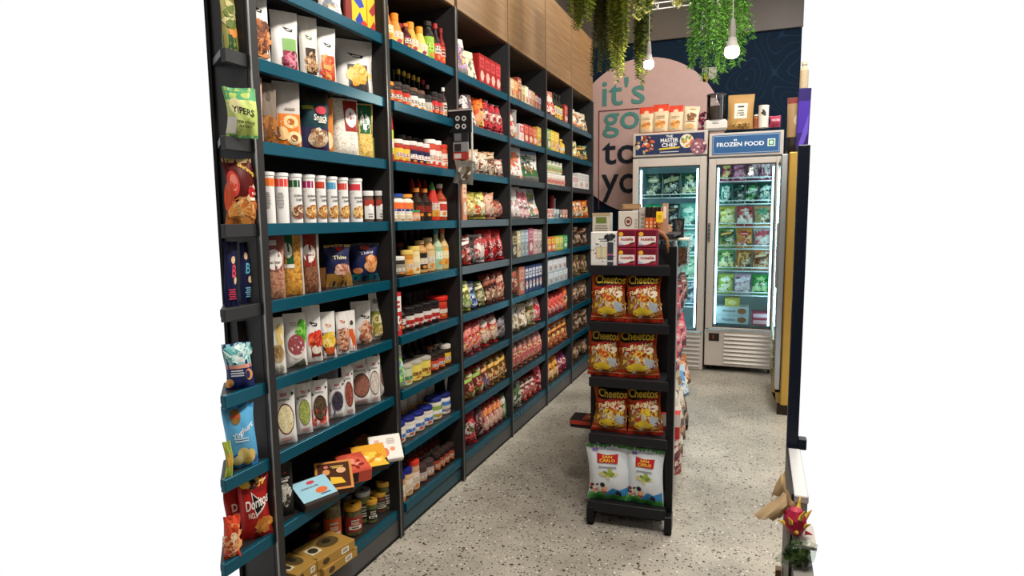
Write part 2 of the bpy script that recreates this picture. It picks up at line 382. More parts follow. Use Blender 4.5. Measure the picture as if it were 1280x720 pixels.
# ------------------------------------------------------------------ shelving bays
LEV = {9: 2.39, 8: 2.113, 7: 1.835, 6: 1.552, 5: 1.278, 4: .995, 3: .718, 2: .437, 1: .142}
BAYS = [(1.54, 1.69), (1.733, 2.52), (2.556, 3.235), (3.285, 4.04), (4.062, 4.84), (4.86, 5.58), (5.60, 6.36)]
PST = [(1.69, 1.733), (2.52, 2.556), (3.235, 3.285), (4.04, 4.062), (4.84, 4.86), (5.58, 5.60), (6.36, 6.385)]
GREYL = {0: (9, 8, 7, 6, 5), 3: (6, 5), 4: (7, 6, 5), 5: (7,), 6: (7,)}
GB = M('566068', .35); ORD = ['first', 'second', 'third', 'fourth', 'fifth', 'sixth', 'seventh', 'eighth', 'ninth']
bay_desc = ['leftmost black shelving bay, cut off, holding crisp bags', 'nearest full shelving bay with teal lips holding white pouches',
 'second full shelving bay, crowded with sauce bottles and jars', 'third full shelving bay, beyond the hanging strip, holding noodle bags',
 'fourth full shelving bay, under oak cabinets, with boxed goods', 'fifth full shelving bay with spice jars and stacked packs',
 'farthest shelving bay, ending at the pink round sign']
for b, (y0, y1) in enumerate(BAYS):
    bay = empty('shelving_bay', (XF, y0, 0)); tag(bay, bay_desc[b], 'shelving', 'teal lipped shelving bays along the left wall')
    def L(x): return x-XF
    XB = -1.97 if b > 1 else (-1.785 if b == 1 else -1.75); XP = -1.97 if b > 1 else (-1.97 if b == 1 else -1.76)
    mb = MB(); p0, p1 = PST[b]; top = 2.72
    mb.box(L(XP), L(XF)-.004, p0-y0, p1-y0, 0, top, POST if b < 3 else GREY)
    mb.build('side_panel', bay)
    mb = MB(); mb.box(0-.004, .012, p0-y0, p0-y0+(p1-p0)*(1 if b < 2 else .6), .0, top, POST if b < 3 else M('3a3d40', .4), .003); mb.box(.010, .014, p0-y0, p0-y0+.006, 0, top, CHROME); mb.build('front_upright', bay)
    mb = MB()
    yb0 = B(281, 360, 0, XB).y-y0 if b == 0 else 0
    mb.box(L(XB)-.015, L(XB), yb0, y1-y0, 0, top, SHBACK); mb.build('back_panel', bay)
    for k, z in LEV.items():
        if b == 0 and k == 1: continue
        lip = GREY if k in GREYL.get(b, ()) else TEAL
        if b == 3 and lip is GREY: lip = GB
        mb = MB(); yl = .044 if b == 2 else (-1 if b == 0 else 0)
        if b == 0:
            ya = B(281, {9: 0, 8: 60, 7: 174, 6: 281, 5: 392, 4: 495, 3: 601, 2: 708}[k], 0, XF).y-y0
            mb.prism([(L(XB), min(y1-y0-.002, B(281, {9: 0, 8: 60, 7: 174, 6: 281, 5: 392, 4: 495, 3: 601, 2: 708}[k], 0, XB).y-y0)), (L(XB), y1-y0), (-.02, y1-y0), (-.02, ya)], 2, z-.026, z-.004, POST)
        else: mb.box(L(XB), -.02, 0, y1-y0, z-.026, z-.004, POST); ya = 0
        sh = mb.build('shelf', bay)
        mb = MB(); mb.box(-.02, 0, max(ya, yl), y1-y0, z-.044, z, lip, .002); mb.build('edge_strip', sh)
    if b > 0:
        mb = MB(); mb.box(-.03, -.012 if b == 2 else -.002, .0, y1-y0, 0, .096, M('2b4a55', .4) if b == 2 else M('4e4d4e', .4)); mb.box(-.012, .0 if b != 2 else -.01, 0, y1-y0, .0, .014, BLACK)
        mb.build('kick_plate', bay)
XB = -1.97
for b in range(2, 7):
    y0, y1 = (BAYS[b][0], PST[b][1]-.004)
    if b == 2: y1 = 3.262
    c = empty('wall_cabinet', (XF, y0, 2.72)); tag(c, ['oak wall cabinet above the sauce bottle bay, nearest the camera', 'oak wall cabinet over the third full bay', 'oak wall cabinet over the fourth full bay',
        'oak wall cabinet over the fifth full bay', 'farthest oak wall cabinet, brightly lit beside the hanging plants'][b-2], 'cabinet', 'oak wall cabinets above the shelving')
    mb = MB(); mb.box(XB-XF, -.02, .004, y1-y0-.004, 0, .6, WOODD); mb.build('cabinet_body', c)
    mb = MB(); mb.box(-.018, 0, .006, y1-y0-.006, .004, .598, WOOD, .002); mb.build('cabinet_door', c)
# ------------------------------------------------------------------ placing products on shelves
REG = []
def reg(o, look, cat, place, pos, grp=None): REG.append((o, look, cat, place, pos, grp))
def bayplace(b, k): return f'{ORD[k-1]} shelf up, {ORD[b]} bay'
CACHE = {}
def spawn(key, maker, loc, rot):
    "first of a kind is built, later ones are copies of the thing and its parts"
    if key in CACHE:
        r = CACHE[key].copy(); COL.objects.link(r); r.location = loc; r.rotation_euler = rot
        for ch in list(CACHE[key].children):
            c = ch.copy(); COL.objects.link(c); c.parent = r
        return r
    parts = maker(); r = parts[0][1].build(parts[0][0], None, loc, rot)
    for n, p in parts[1:]: p.build(n, r)
    CACHE[key] = r; return r
def measure(b, k, xl, xr, yt, a, lift=0, inset=.03, camface=False):
    "front plane point, width and height of a thing standing on shelf k"
    z = LEV[k]-.003+lift; xm = (xl+xr)/2; w = .1; 
    for it in range(3):
        ins = inset+abs(w/2*math.sin(a)); P = B(xm, yt+10, 0, XF-ins)
        for jt in range(4):   # find the base pixel height by bisection on depth plane
            P = CAM+(FV*F0+RV*(xm-640)+UV*(360-(yt+ybase(xm, z, XF-ins))/2))*1.0; 
            d = P-CAM; P = CAM+d*((XF-ins)/d.x)
        n = Vector((math.cos(a), -math.sin(a), 0))
        if camface: n = Vector((-P.x, -P.y, 0)).normalized()
        def hit(px, py):
            d = FV*F0+RV*(px-640)+UV*(360-py); return CAM+d*((P-CAM).dot(n)/d.dot(n))
        ym = (yt+ybase(xm, z, XF-ins))/2
        A, C = hit(xl, ym), hit(xr, ym); w = (A-C).length; T = hit(xm, yt)
    return P, w, max(.02, T.z-z), z, n
def ybase(px, z, X):
    lo, hi = -200., 1000.
    for _ in range(30):
        m_ = (lo+hi)/2
        if B(px, m_, 0, X).z > z: lo = m_
        else: hi = m_
    return lo
def put(b, k, kind, name, look, cat, xl, xr, yt, a=20, lean=0, d=None, lift=0, inset=.03, tilt=0, seed=None, **kw):
    aa = math.radians(a); P, w, h, z, n = measure(b, k, xl, xr, yt, aa, lift, inset, kind in ('jar', 'bottle', 'can'))
    h = min(h, .25) if b else h
    parts, dd = make(kind, name, w, h, d, seed if seed is not None else int(xl*7+yt), kw)
    lr = math.radians(lean); base = Vector((P.x, P.y, z))-n*(dd/2)
    rot = (-lr, tilt, PI/2-aa); base.z += dd/2*math.sin(abs(lr))
    r = parts[0][1].build(parts[0][0], None, base, rot)
    for nm, p in parts[1:]: p.build(nm, r)
    reg(r, look, cat, bayplace(b, k), base.y); return r
def make(kind, name, w, h, d, seed, kw):
    art = kw.get('art', []); A = kw.get('A', 'dddddd')
    if kind == 'pouch': d = d or min(.08, w*.5); return [(name, pouch(name, w, h, d, A, art, kw.get('top'), seed, kw.get('side')))], d
    if kind == 'pillow': d = d or min(.11, w*.5); return [(name, pillow(name, w, h, d, A, art, kw.get('ends'), seed))], d
    if kind == 'box': d = d or w*.4; return [(name, carton(w, h, d, A, art, kw.get('side'), None, kw.get('topart', ())))], d
    if kind == 'jar': bd, l = jar_parts(w/2, h, A, kw.get('L', 'dddddd'), kw.get('B'), art, kw.get('neck', .84), lidart=kw.get('lidart', ())); return [(name, bd), ('lid', l)], w
    if kind == 'bottle': bd, l = bottle_parts(w/2, h, A, kw.get('L', 'dddddd'), kw.get('B'), art, kw.get('shape', 'sauce'), capw=kw.get('capw', 1)); return [(name, bd), ('cap', l)], w
    if kind == 'can': bd, l = tubcan(w/2, h, A, kw.get('L', 'eeeeee'), art); return [(name, bd), ('lid', l)], w
def gen_art(kind, sp, seed):
    rd = random.Random(seed); Bc = sp.get('B', 'f0ead8'); C = sp.get('C', ['d08030', 'f0d080']); D = sp.get('D', 'cfc6b6'); a = []
    if kind in ('pillow', 'pouch'):
        st = sp.get('st', seed % 5); A_ = sp['A']
        dk = ''.join('%02x' % int(int(A_[i:i+2], 16)*.5) for i in (0, 2, 4)); lt = ''.join('%02x' % int(255-(255-int(A_[i:i+2], 16))*.55) for i in (0, 2, 4))
        pre = [('p', [(-.48, rd.uniform(.05, .2)), (.48, rd.uniform(.1, .4)), (.48, .02), (-.48, .02)], dk), ('s', 0, .5, .44, .4, 14, .022, [dk, lt, Bc])]
        if st == 0: a = [('e', 0, .7, .36, .12, Bc), ('r', -.22, .67, .22, .72, D), ('s', 0, .3, .38, .2, 30, .02, C+[Bc]), ('l', -.3, .86, .3, .91, 1, lt)]
        elif st == 1: a = [('p', [(-.47, .55), (.47, .7), (.47, .86), (-.47, .72)], Bc), ('l', -.3, .66, .3, .76, 2, dk), ('s', .05, .32, .4, .22, 32, .022, C+[lt])]
        elif st == 2: a = [('r', -.47, .1, .47, .4, Bc), ('e', 0, .45, .3, .17, D), ('s', 0, .43, .28, .15, 24, .016, C+[dk]), ('l', -.34, .72, .34, .84, 2, Bc)]
        elif st == 3: a = [('r', -.32, .3, .32, .84, Bc), ('s', 0, .45, .3, .14, 26, .016, C+[dk]), ('l', -.22, .66, .22, .78, 3, dk), ('s', 0, .14, .4, .08, 12, .014, C)]
        else: a = [('e', -.05, .62, .42, .2, dk), ('p', [(-.38, .6), (.3, .7), (.36, .8), (-.34, .72)], Bc), ('s', .1, .28, .36, .18, 30, .022, C+[lt, dk]), ('r', .2, .82, .42, .92, D)]
        a = pre+a
    elif kind == 'box': a = [('r', -.44, .55, .44, .9, Bc), ('l', -.34, .62, .34, .82, 2, sp['A']), ('e', 0, .3, .34, .17, D), ('s', 0, .3, .3, .12, 8, .009, C)]
    elif kind in ('jar', 'bottle', 'can'): a = [('r', -.26, .28, .26, .46, D), ('l', -.26, .3, .26, .46, 2, sp.get('A', '333333')), ('e', 0, .2, .12, .05, C[0])]
    return a
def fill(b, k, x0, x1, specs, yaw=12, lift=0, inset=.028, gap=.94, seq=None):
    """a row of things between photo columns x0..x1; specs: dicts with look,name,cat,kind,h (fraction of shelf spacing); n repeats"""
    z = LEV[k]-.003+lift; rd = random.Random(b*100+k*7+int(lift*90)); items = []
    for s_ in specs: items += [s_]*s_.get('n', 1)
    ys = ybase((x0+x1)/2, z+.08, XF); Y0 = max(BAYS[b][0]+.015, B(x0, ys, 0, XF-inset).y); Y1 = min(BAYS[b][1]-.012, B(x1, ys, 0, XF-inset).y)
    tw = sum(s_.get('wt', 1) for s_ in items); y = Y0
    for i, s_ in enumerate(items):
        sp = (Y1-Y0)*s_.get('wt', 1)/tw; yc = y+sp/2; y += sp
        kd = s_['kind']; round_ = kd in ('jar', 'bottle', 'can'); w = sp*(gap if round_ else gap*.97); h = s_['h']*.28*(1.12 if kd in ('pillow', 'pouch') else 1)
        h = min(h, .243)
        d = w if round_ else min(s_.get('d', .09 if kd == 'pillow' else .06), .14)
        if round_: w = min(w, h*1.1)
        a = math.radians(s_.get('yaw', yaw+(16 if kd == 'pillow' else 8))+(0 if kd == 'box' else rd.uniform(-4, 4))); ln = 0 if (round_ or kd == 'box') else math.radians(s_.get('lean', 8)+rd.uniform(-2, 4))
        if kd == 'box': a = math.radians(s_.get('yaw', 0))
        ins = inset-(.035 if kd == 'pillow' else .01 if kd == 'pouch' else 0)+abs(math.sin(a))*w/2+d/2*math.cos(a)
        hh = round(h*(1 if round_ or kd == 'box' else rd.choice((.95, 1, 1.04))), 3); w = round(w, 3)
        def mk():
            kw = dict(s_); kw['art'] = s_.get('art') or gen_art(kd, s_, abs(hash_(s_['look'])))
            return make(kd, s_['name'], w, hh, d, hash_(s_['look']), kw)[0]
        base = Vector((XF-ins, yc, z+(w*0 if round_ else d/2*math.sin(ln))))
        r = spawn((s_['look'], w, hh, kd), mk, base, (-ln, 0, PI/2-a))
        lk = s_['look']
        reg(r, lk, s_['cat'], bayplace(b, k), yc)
def hash_(t): return sum((i+1)*ord(c) for i, c in enumerate(t)) % 9973
# ------------------------------------------------------------------ first bay (cut by the photo's edge): crisp bags
W = 'ece9e4'
def logo(cu, cv, col='1c1a1a', s=1): return [('p', [(cu-.2*s, cv+.03*s), (cu+.2*s, cv-.005*s), (cu+.15*s, cv-.05*s), (cu-.06*s, cv-.035*s)], col), ('l', cu-.1*s, cv-.03*s, cu+.13*s, cv, 1, 'f2efe9')]
put(0, 8, 'pouch', 'snack_pouch', 'green and gold snack pouch with orange corner', 'snack', 281, 299, -12, 10, A='8f8a4a', art=[('r', -.5, .0, .5, .3, '2f5a34'), ('e', .1, .36, .3, .1, 'e8964c'), ('s', 0, .65, .3, .2, 12, .02, ['c9c28a', '6a7a3a'])])
put(0, 7, 'pillow', 'crisp_bag', 'green and yellow crisp bag with black lettering', 'crisps', 281, 323, 108, 43, d=.06, inset=-.07, A='b7c96c', ends='4f9c6a', art=[('r', -.49, .74, .49, .93, '4f9f6c'), ('p', [(-.49, .12), (-.1, .12), (.49, .62), (.49, .74), (-.49, .74)], 'c7d77c'), ('e', -.22, .62, .2, .16, 'e9e3a8'), ('t', 'YIPERS', .02, .52, .72, .13, '1f2a20', -.12), ('t', 'CIDER VINEGAR', .1, .3, .6, .05, '2c3a2c', -.05), ('t', 'SEA SALT', .1, .22, .42, .05, '2c3a2c', -.05), ('r', -.49, .08, -.2, .4, 'd9d6d0')])
put(0, 6, 'pillow', 'snack_bag', 'red and black prawn cracker bag, tan foil top', 'snack', 281, 323, 198, 40, d=.06, inset=-.02, A='5b1614', ends='c9ad74', art=[('r', -.49, .0, .49, .2, 'c9743a'), ('e', -.28, .62, .2, .2, 'd4473c'), ('e', -.26, .64, .12, .13, 'e88a7c'), ('e', -.44, .42, .16, .22, 'd9542e'), ('t', 'Shrimp', .2, .84, .5, .1, 'f2c95a', -.35), ('s', .1, .2, .38, .15, 34, .028, ['e79a4c', 'f0b56a', 'c9703a', 'f6cf8e']), ('p', [(.1, .4), (.38, .62), (.42, .5), (.2, .34)], 'f1c692'), ('l', .2, .35, .46, .6, 3, 'f4ead8'), ('e', .3, .5, .12, .08, 'b3201e')])
put(0, 5, 'pillow', 'snack_bag', 'dark blue nut bag with pink letters', 'snack', 281, 299, 302, 25, A='1d2047', art=[('e', .1, .72, .15, .06, 'f0c9a0'), ('t', 'B', .2, .55, .28, .2, 'e8546a'), ('e', .3, .4, .1, .06, 'f0d0a8'), ('l', -.3, .1, .4, .28, 5, 'd8445a')])
put(0, 5, 'pillow', 'snack_bag', 'dark blue nut bag with light blue letters', 'snack', 302, 321, 303, 25, A='1d2248', art=[('e', -.2, .78, .12, .06, 'f0c9a0'), ('t', 'Be', .1, .58, .6, .17, '6fc7e6'), ('e', .1, .4, .13, .06, 'f0d0a8'), ('l', -.3, .1, .4, .28, 5, '8fd0ee')])
put(0, 4, 'pillow', 'snack_bag', 'teal topped navy cashew bag with orange nuts', 'snack', 281, 318, 430, 38, d=.06, inset=-.02, A='25306f', art=[('r', -.49, .5, .49, .99, '8fc9c6'), ('s', 0, .78, .4, .14, 20, .02, ['c9e6e2', '5aa6a6', 'e8f0ee']), ('r', -.49, .48, .49, .56, 'dc9a86'), ('l', -.4, .3, .15, .46, 3, 'e4ebf4'), ('e', .32, .33, .14, .13, 'eaa35c'), ('e', .27, .33, .08, .09, '25306f'), ('e', -.4, .16, .14, .1, 'e9a862')])
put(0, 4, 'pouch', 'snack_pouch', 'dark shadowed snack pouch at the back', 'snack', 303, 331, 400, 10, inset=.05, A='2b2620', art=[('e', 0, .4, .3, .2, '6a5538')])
put(0, 3, 'pillow', 'crisp_bag', 'light blue yogurt crisp bag with potato slices', 'crisps', 281, 322, 508, 40, d=.07, inset=-.02, A='5fb0e0', ends='3b8ed0', art=[('e', .0, .12, .5, .14, '2a6fc0'), ('e', -.1, .84, .17, .12, '8a6a2e'), ('t', "Lay's", -.1, .84, .28, .09, 'e8383a'), ('t', 'Yoghurt', .08, .6, .72, .12, 'f2f6fa', .25), ('l', -.3, .44, .3, .52, 2, 'cfe6f6'), ('e', .02, .24, .2, .12, 'f2d98a'), ('e', .26, .2, .15, .12, 'eccb72'), ('e', -.14, .14, .18, .1, 'f6e3a2'), ('e', .14, .1, .14, .08, 'e7c264')])
put(0, 3, 'pillow', 'crisp_bag', 'green and orange crisp bag tucked in corner', 'crisps', 281, 291, 552, 30, inset=0, A='a9b84e', art=[('e', 0, .5, .35, .2, 'e0a04a')])
put(0, 2, 'pillow', 'crisp_bag', 'red crisp bag with white lettering and black logo', 'crisps', 300, 340, 592, 38, d=.07, inset=-.02, A='b3221e', art=[('r', -.49, .72, .49, .99, '8e1a18'), ('s', -.05, .88, .38, .08, 10, .016, ['f0ede6', '1c1a1a', 'e9b92e']), ('e', -.3, .86, .15, .07, 'f0c93a'), ('p', [(-.1, .74), (.4, .52), (.02, .36)], 'f4efe8'), ('p', [(-.06, .71), (.34, .52), (.03, .4)], '1c1414'), ('t', 'Doritos', .1, .58, .8, .15, 'f7f4ee', .1), ('t', 'NO.1', -.1, .4, .28, .09, 'f2ece2'), ('p', [(-.1, .12), (.36, .34), (.4, .08)], 'd98a3a'), ('s', .2, .2, .2, .1, 8, .02, ['e8a04a', 'c9742e'])])
put(0, 2, 'pillow', 'crisp_bag', 'red crisp bag half hidden behind another', 'crisps', 283, 303, 608, 30, inset=.07, A='a51f1c', art=[('t', 'D', .1, .62, .4, .14, 'f4efe8'), ('l', -.1, .42, .4, .52, 2, 'f0e8dc')])
put(0, 2, 'pillow', 'snack_bag', 'orange snack bag leaning at shelf front', 'snack', 281, 302, 648, 35, inset=-.02, d=.05, A='d8492a', ends='c03424', art=[('s', 0, .5, .4, .34, 22, .02, ['f0b070', 'f6dcb8', 'b83a20'])])
put(0, 1, 'pillow', 'snack_bag', 'dark bag under the lowest teal lip', 'snack', 288, 330, 700, 20, inset=.08, A='2a2228', art=[('e', 0, .7, .2, .1, 'd9b3c6')]) if False else None
# ------------------------------------------------------------------ second bay
put(1, 9, 'pouch', 'snack_pouch', 'pale pouch with blue grey picture', 'snack', 403, 431, -18, 20, A='e4e0da', art=[('e', -.1, .3, .32, .3, '6a6f7a'), ('s', -.1, .3, .28, .24, 14, .02, ['b9a06a', '8a94a8', 'd8d2c6'])])
put(1, 9, 'box', 'snack_box', 'narrow dark red carton', 'carton', 432, 440, -18, 10, A='7e2a20')
put(1, 9, 'box', 'cereal_box', 'yellow carton with blue lozenge', 'carton', 439, 458, -22, 32, d=.05, A='f0c72c', art=[('p', [(-.25, .2), (.05, .38), (.3, .18), (.0, .02)], '2743a8'), ('p', [(-.3, .6), (.1, .72), (.35, .5), (.05, .46)], '3350b4'), ('e', .3, .1, .2, .1, 'd0322a')])
put(1, 9, 'box', 'cereal_box', 'yellow carton with red lozenge', 'carton', 459, 472, -14, 32, d=.05, A='f0ca34', art=[('p', [(-.3, .12), (.1, .3), (.4, .1), (.1, -.0)], 'c9342c'), ('p', [(-.35, .5), (.2, .7), (.4, .5), (.0, .4)], 'b33a3a')])
PRET = ['8a4a26', 'b3693a', '5e2f1a', 'd08a52']
put(1, 8, 'pouch', 'snack_pouch', 'tall white pouch of brown pretzel sticks', 'snack', 315, 338, -12, 32, A=W, art=logo(0, .76)+[('r', -.4, .1, .4, .6, '4a2a1a'), ('s', 0, .35, .36, .22, 50, .02, PRET)])
put(1, 8, 'pouch', 'snack_pouch', 'white pouch with green and pink window', 'snack', 340, 374, 12, 34, A=W, art=logo(.12, .72)+[('r', -.12, .34, .42, .56, '7fae62'), ('r', -.12, .06, .42, .36, '8e2740'), ('s', .15, .2, .24, .13, 18, .016, ['c25a74', '6e1a30', 'd98a9a'])])
put(1, 8, 'pouch', 'snack_pouch', 'pale grey pouch of mixed nuts', 'snack', 376, 399, 20, 30, A='dcd8d0', art=logo(0, .68, '6d7a5c')+[('r', -.22, .08, .34, .5, '3a2b22'), ('s', .06, .28, .24, .18, 24, .016, ['b58a62', '7a5236', 'd9b68c'])])
put(1, 8, 'pouch', 'snack_pouch', 'white pouch of red and orange chips', 'snack', 397, 421, 33, 34, inset=.02, A=W, art=logo(.05, .7)+[('r', -.3, .06, .4, .5, 'c05a2a'), ('s', .05, .28, .3, .2, 26, .02, ['e8813a', 'f2a860', 'c0302a', 'e0603a'])])
put(1, 8, 'pouch', 'snack_pouch', 'wide white pouch of cheese rings', 'snack', 419, 469, 42, 38, A=W, art=logo(.05, .73, '2a2622', 1.1)+[('r', -.18, .1, .34, .56, '54504c'), ('s', .08, .38, .24, .14, 34, .022, ['f2b84a', 'e89a2e', 'f7cf7a']), ('r', -.14, .1, .3, .2, '3c3a3a')])
put(1, 7, 'pouch', 'snack_pouch', 'thin pink and cream pouch', 'snack', 318, 328, 96, 25, A='d9b0a4', art=[('r', -.3, .4, .3, .9, 'b8675c')])
put(1, 7, 'pouch', 'snack_pouch', 'grey brown pouch with dark amber foot', 'snack', 327, 347, 103, 28, A='7d6f62', art=[('r', -.49, .02, .49, .46, '7a4a1e'), ('s', 0, .25, .4, .2, 14, .024, ['9a6228', '5e3412', 'a87236']), ('e', 0, .78, .16, .07, '5c5048')])
put(1, 7, 'pouch', 'snack_pouch', 'clear topped pouch of dried orange rings', 'snack', 344, 378, 98, 34, A='c9c2ba', art=[('r', -.49, .02, .49, .52, 'dd7a22'), ('e', .08, .4, .3, .1, 'f0cf96'), ('e', .08, .4, .14, .05, 'b5601e'), ('e', .18, .16, .3, .1, 'f4d8a4'), ('e', .18, .16, .14, .05, '8a4a1c'), ('e', -.26, .22, .22, .1, 'eec488'), ('l', -.2, .56, .35, .62, 1, '8a8078')])
put(1, 7, 'pillow', 'snack_bag', 'dark green and navy snack mix bag', 'snack', 375, 415, 107, 34, A='22424a', ends='1f1f1e', art=[('r', -.49, .78, .49, .97, '34342e'), ('r', -.49, .02, .49, .4, '39385c'), ('r', -.49, .02, .49, .09, '4b2a55'), ('r', -.45, .68, -.1, .74, '9aa03a'), ('e', .16, .68, .2, .07, 'c03a48'), ('t', 'Snack', .15, .56, .5, .1, 'e8e6d8'), ('l', .0, .46, .4, .52, 1, 'd8d6c8'), ('e', .1, .22, .34, .13, 'c9a27c'), ('s', .1, .22, .32, .12, 30, .016, ['f0dcc0', '9a6a44', 'd9b48c'])])
put(1, 7, 'pouch', 'snack_pouch', 'orange pouch corner behind navy bag', 'snack', 404, 418, 122, 20, inset=.07, A='cf7a2c', art=[('e', 0, .25, .3, .15, 'f2d0a0')])
put(1, 7, 'pouch', 'seed_pouch', 'clear pouch of white seeds with red label', 'seeds', 418, 451, 116, 32, A=MF(['efe8d8', 'f8f4ea', 'cfc4ae'], 160), art=[('r', -.06, .44, .46, .97, '9c2b22'), ('e', .2, .68, .22, .17, 'f2eeea'), ('t', 'SEEDS', .2, .68, .28, .04, 'a84a3c')])
put(1, 7, 'pouch', 'seed_pouch', 'yellow lentil pouch with green label', 'seeds', 447, 468, 129, 32, A=MF(['e2c063', 'efd384', 'c99a3c'], 160), art=[('r', -.46, .46, .4, .97, '1f6440'), ('e', -.02, .67, .3, .15, 'f0f0ea'), ('l', -.2, .63, .15, .71, 2, '4a8a62')])
put(1, 7, 'box', 'snack_box', 'slim green and yellow carton in corner', 'carton', 466, 471, 172, 20, inset=.06, A='8a9a3a')
TC = ['e8722a', 'e2483c', '1f5a34', 'a3285c', 'c4402a', '4a9cc6', 'd8483e', 'd4404a']; TX = [328, 344, 361, 378, 394.5, 408, 422, 435.5, 453]
FC = [['b06a30'], ['b06a30'], ['7a4a46', '8a5a56'], ['e0a050', 'c9803a'], ['d89a4a', 'b8743a'], ['c98a3a', 'e8b45c'], ['e8b050', 'd09436'], ['e8bc6a', 'f0d08a']]
cn = ['orange', 'coral', 'dark green', 'magenta', 'rust red', 'light blue', 'vermilion', 'crimson']
for i in range(8):
    art = [('r', -.5, .73, .2, .87, TC[i]), ('l', -.45, .66, -.1, .72, 1, 'f2f0ec')]
    if i < 2: art = [('r', -.5, .73, .42, .88, TC[i]), ('l', -.35, .3, .05, .62, 9, 'a8a4a0')]
    else: art += [('t', 'QUINOA', .1, .56, .5, .05, '33302e'), ('t', 'CHIPS', .13, .48, .36, .05, '33302e'), ('e', .08, .24, .22, .11, FC[i][0]), ('s', .08, .24, .2, .1, 16, .012, FC[i]+['f2d9a8', '9a5a30']), ('l', -.48, .15, -.3, .45, 5, 'c0bcb6')]
    put(1, 6, 'can', 'snack_canister', f'white canister with {cn[i]} band', 'canister', TX[i], TX[i+1], 214.5+i*1.2, 38, A='efece9', L='f4f3f1', art=art)
for i, (a_, b_) in enumerate(((453.5, 467), (468, 480.5))):
    put(1, 6, 'jar', 'glass_jar', ['glass jar with red and white label', 'glass jar with white label beside post'][i], 'jar', a_, b_, 238.5, 30, A='6a5248', L='e9e7e4', neck=.97, art=[('r', -.4, .52, .4, .72, 'b04434'), ('r', -.4, .1, .4, .52, 'eceae6'), ('e', 0, .48, .14, .1, 'f6f4f0'), ('l', -.2, .14, .2, .3, 2, '9a8f86')])
put(1, 5, 'pouch', 'grain_pouch', 'clear pouch of pink flakes with round label', 'grain', 332, 357, 292, 34, A=MF(['a8745c', 'c9987a', '8a543e'], 170), art=[('r', -.49, .42, .49, .99, '8a4e48'), ('r', -.3, .82, .1, .9, 'c9c4c0'), ('e', -.06, .6, .44, .16, 'efe9e4'), ('t', 'oat bran', -.04, .56, .6, .05, '5a3a34')])
put(1, 5, 'pouch', 'grain_pouch', 'clear pouch of golden corn with green label', 'grain', 356, 381, 291, 34, A=MF(['c98a2c', 'e0ac52', 'a86a1e'], 140), art=[('r', -.5, .5, -.02, .97, '1f5a34'), ('e', -.3, .72, .24, .12, 'e6e4da'), ('r', -.5, .44, .0, .5, 'ebe8e0'), ('r', .36, .0, .5, 1, 'bdb8b0')])
put(1, 5, 'pouch', 'seed_pouch', 'clear pouch of brown seeds with red label', 'seeds', 378, 401, 289, 34, A=MF(['7a4a32', '9a6a4a', '5e3624'], 190), art=[('r', -.49, .42, .26, .99, '8f2a22'), ('e', -.08, .64, .34, .15, 'efe9e4'), ('t', 'linseed', -.08, .62, .5, .05, '8a3a30'), ('r', .36, .0, .5, 1, 'c4bfb8')])
put(1, 5, 'pouch', 'snack_pouch', 'small dark amber pouch', 'snack', 399, 409, 335, 20, inset=.07, A='5a3616')
put(1, 5, 'pillow', 'snack_bag', 'navy and gold snack bag with shrimp', 'snack', 408, 442, 306, 34, A='262a52', ends='b8944e', art=[('r', -.49, .02, .49, .32, 'b3843a'), ('e', .05, .9, .12, .05, 'c0302a'), ('t', 'Thins', .05, .7, .55, .09, 'e8ddb8'), ('p', [(-.25, .34), (.1, .56), (.4, .5), (.44, .32)], 'c08468'), ('s', .1, .4, .28, .08, 18, .016, ['d8a088', '9a5a44', 'e8c0a8'])])
put(1, 5, 'pillow', 'snack_bag', 'navy and teal snack bag with orange crisps', 'snack', 441, 477, 304, 34, A='222a58', ends='4a4a44', art=[('r', -.49, .02, .49, .2, '1c7a72'), ('e', -.3, .3, .16, .08, 'd98a52'), ('e', .2, .44, .26, .2, 'd68a50'), ('s', .2, .44, .24, .18, 20, .018, ['f0b480', 'b8622e', 'e09a5c']), ('t', 'Thins', .0, .76, .5, .08, 'ded8ea', .1), ('e', -.05, .88, .18, .06, 'b84a3c')])
put(1, 4, 'pouch', 'snack_pouch', 'white pouch picturing tan hummus bowls', 'snack', 339, 358, 397, 34, A='e4e1d8', art=[('e', .2, .68, .26, .2, 'dcc070'), ('e', .0, .36, .42, .16, 'b8a27c'), ('e', -.15, .4, .15, .12, '8a6a3e'), ('e', .15, .4, .15, .12, '9a7a4a'), ('e', 0, .1, .3, .06, 'b9b6a8')])
put(1, 4, 'pouch', 'snack_pouch', 'white pouch picturing red dip and green peas', 'snack', 357, 385, 392, 36, A='e2dfd8', art=[('e', .3, .64, .24, .24, '5fb03a'), ('s', .3, .64, .2, .2, 10, .014, ['8fd05a', '3a8a24']), ('e', .0, .36, .44, .2, 'e0d8d2'), ('e', .0, .42, .4, .19, '9a4a4e'), ('l', -.3, .76, .1, .84, 2, 'b8a4a8'), ('p', [(-.4, .0), (.4, .0), (.3, .16)], '6a705c')])
put(1, 4, 'pouch', 'snack_pouch', 'tall white pouch picturing red dried fruit', 'snack', 382, 404, 382, 34, A=W, art=logo(.05, .68, '1c1a1a', 1.2)+[('r', -.2, .1, .49, .5, '7a2418'), ('s', .15, .4, .28, .1, 16, .018, ['e0402e', 'f07850', 'b82a20']), ('e', .1, .22, .28, .08, 'e0d4c8')])
put(1, 4, 'pouch', 'snack_pouch', 'white pouch picturing yellow corn bowl', 'snack', 403, 422, 390, 34, inset=.015, A=W, art=logo(0, .72, 'd88a5a', 1.1)+[('r', -.44, .06, .49, .56, '5e3418'), ('e', .0, .2, .3, .12, 'c9562a'), ('s', .0, .4, .36, .12, 30, .014, ['f0cf4a', 'e0b02e', 'f6e08a'])])
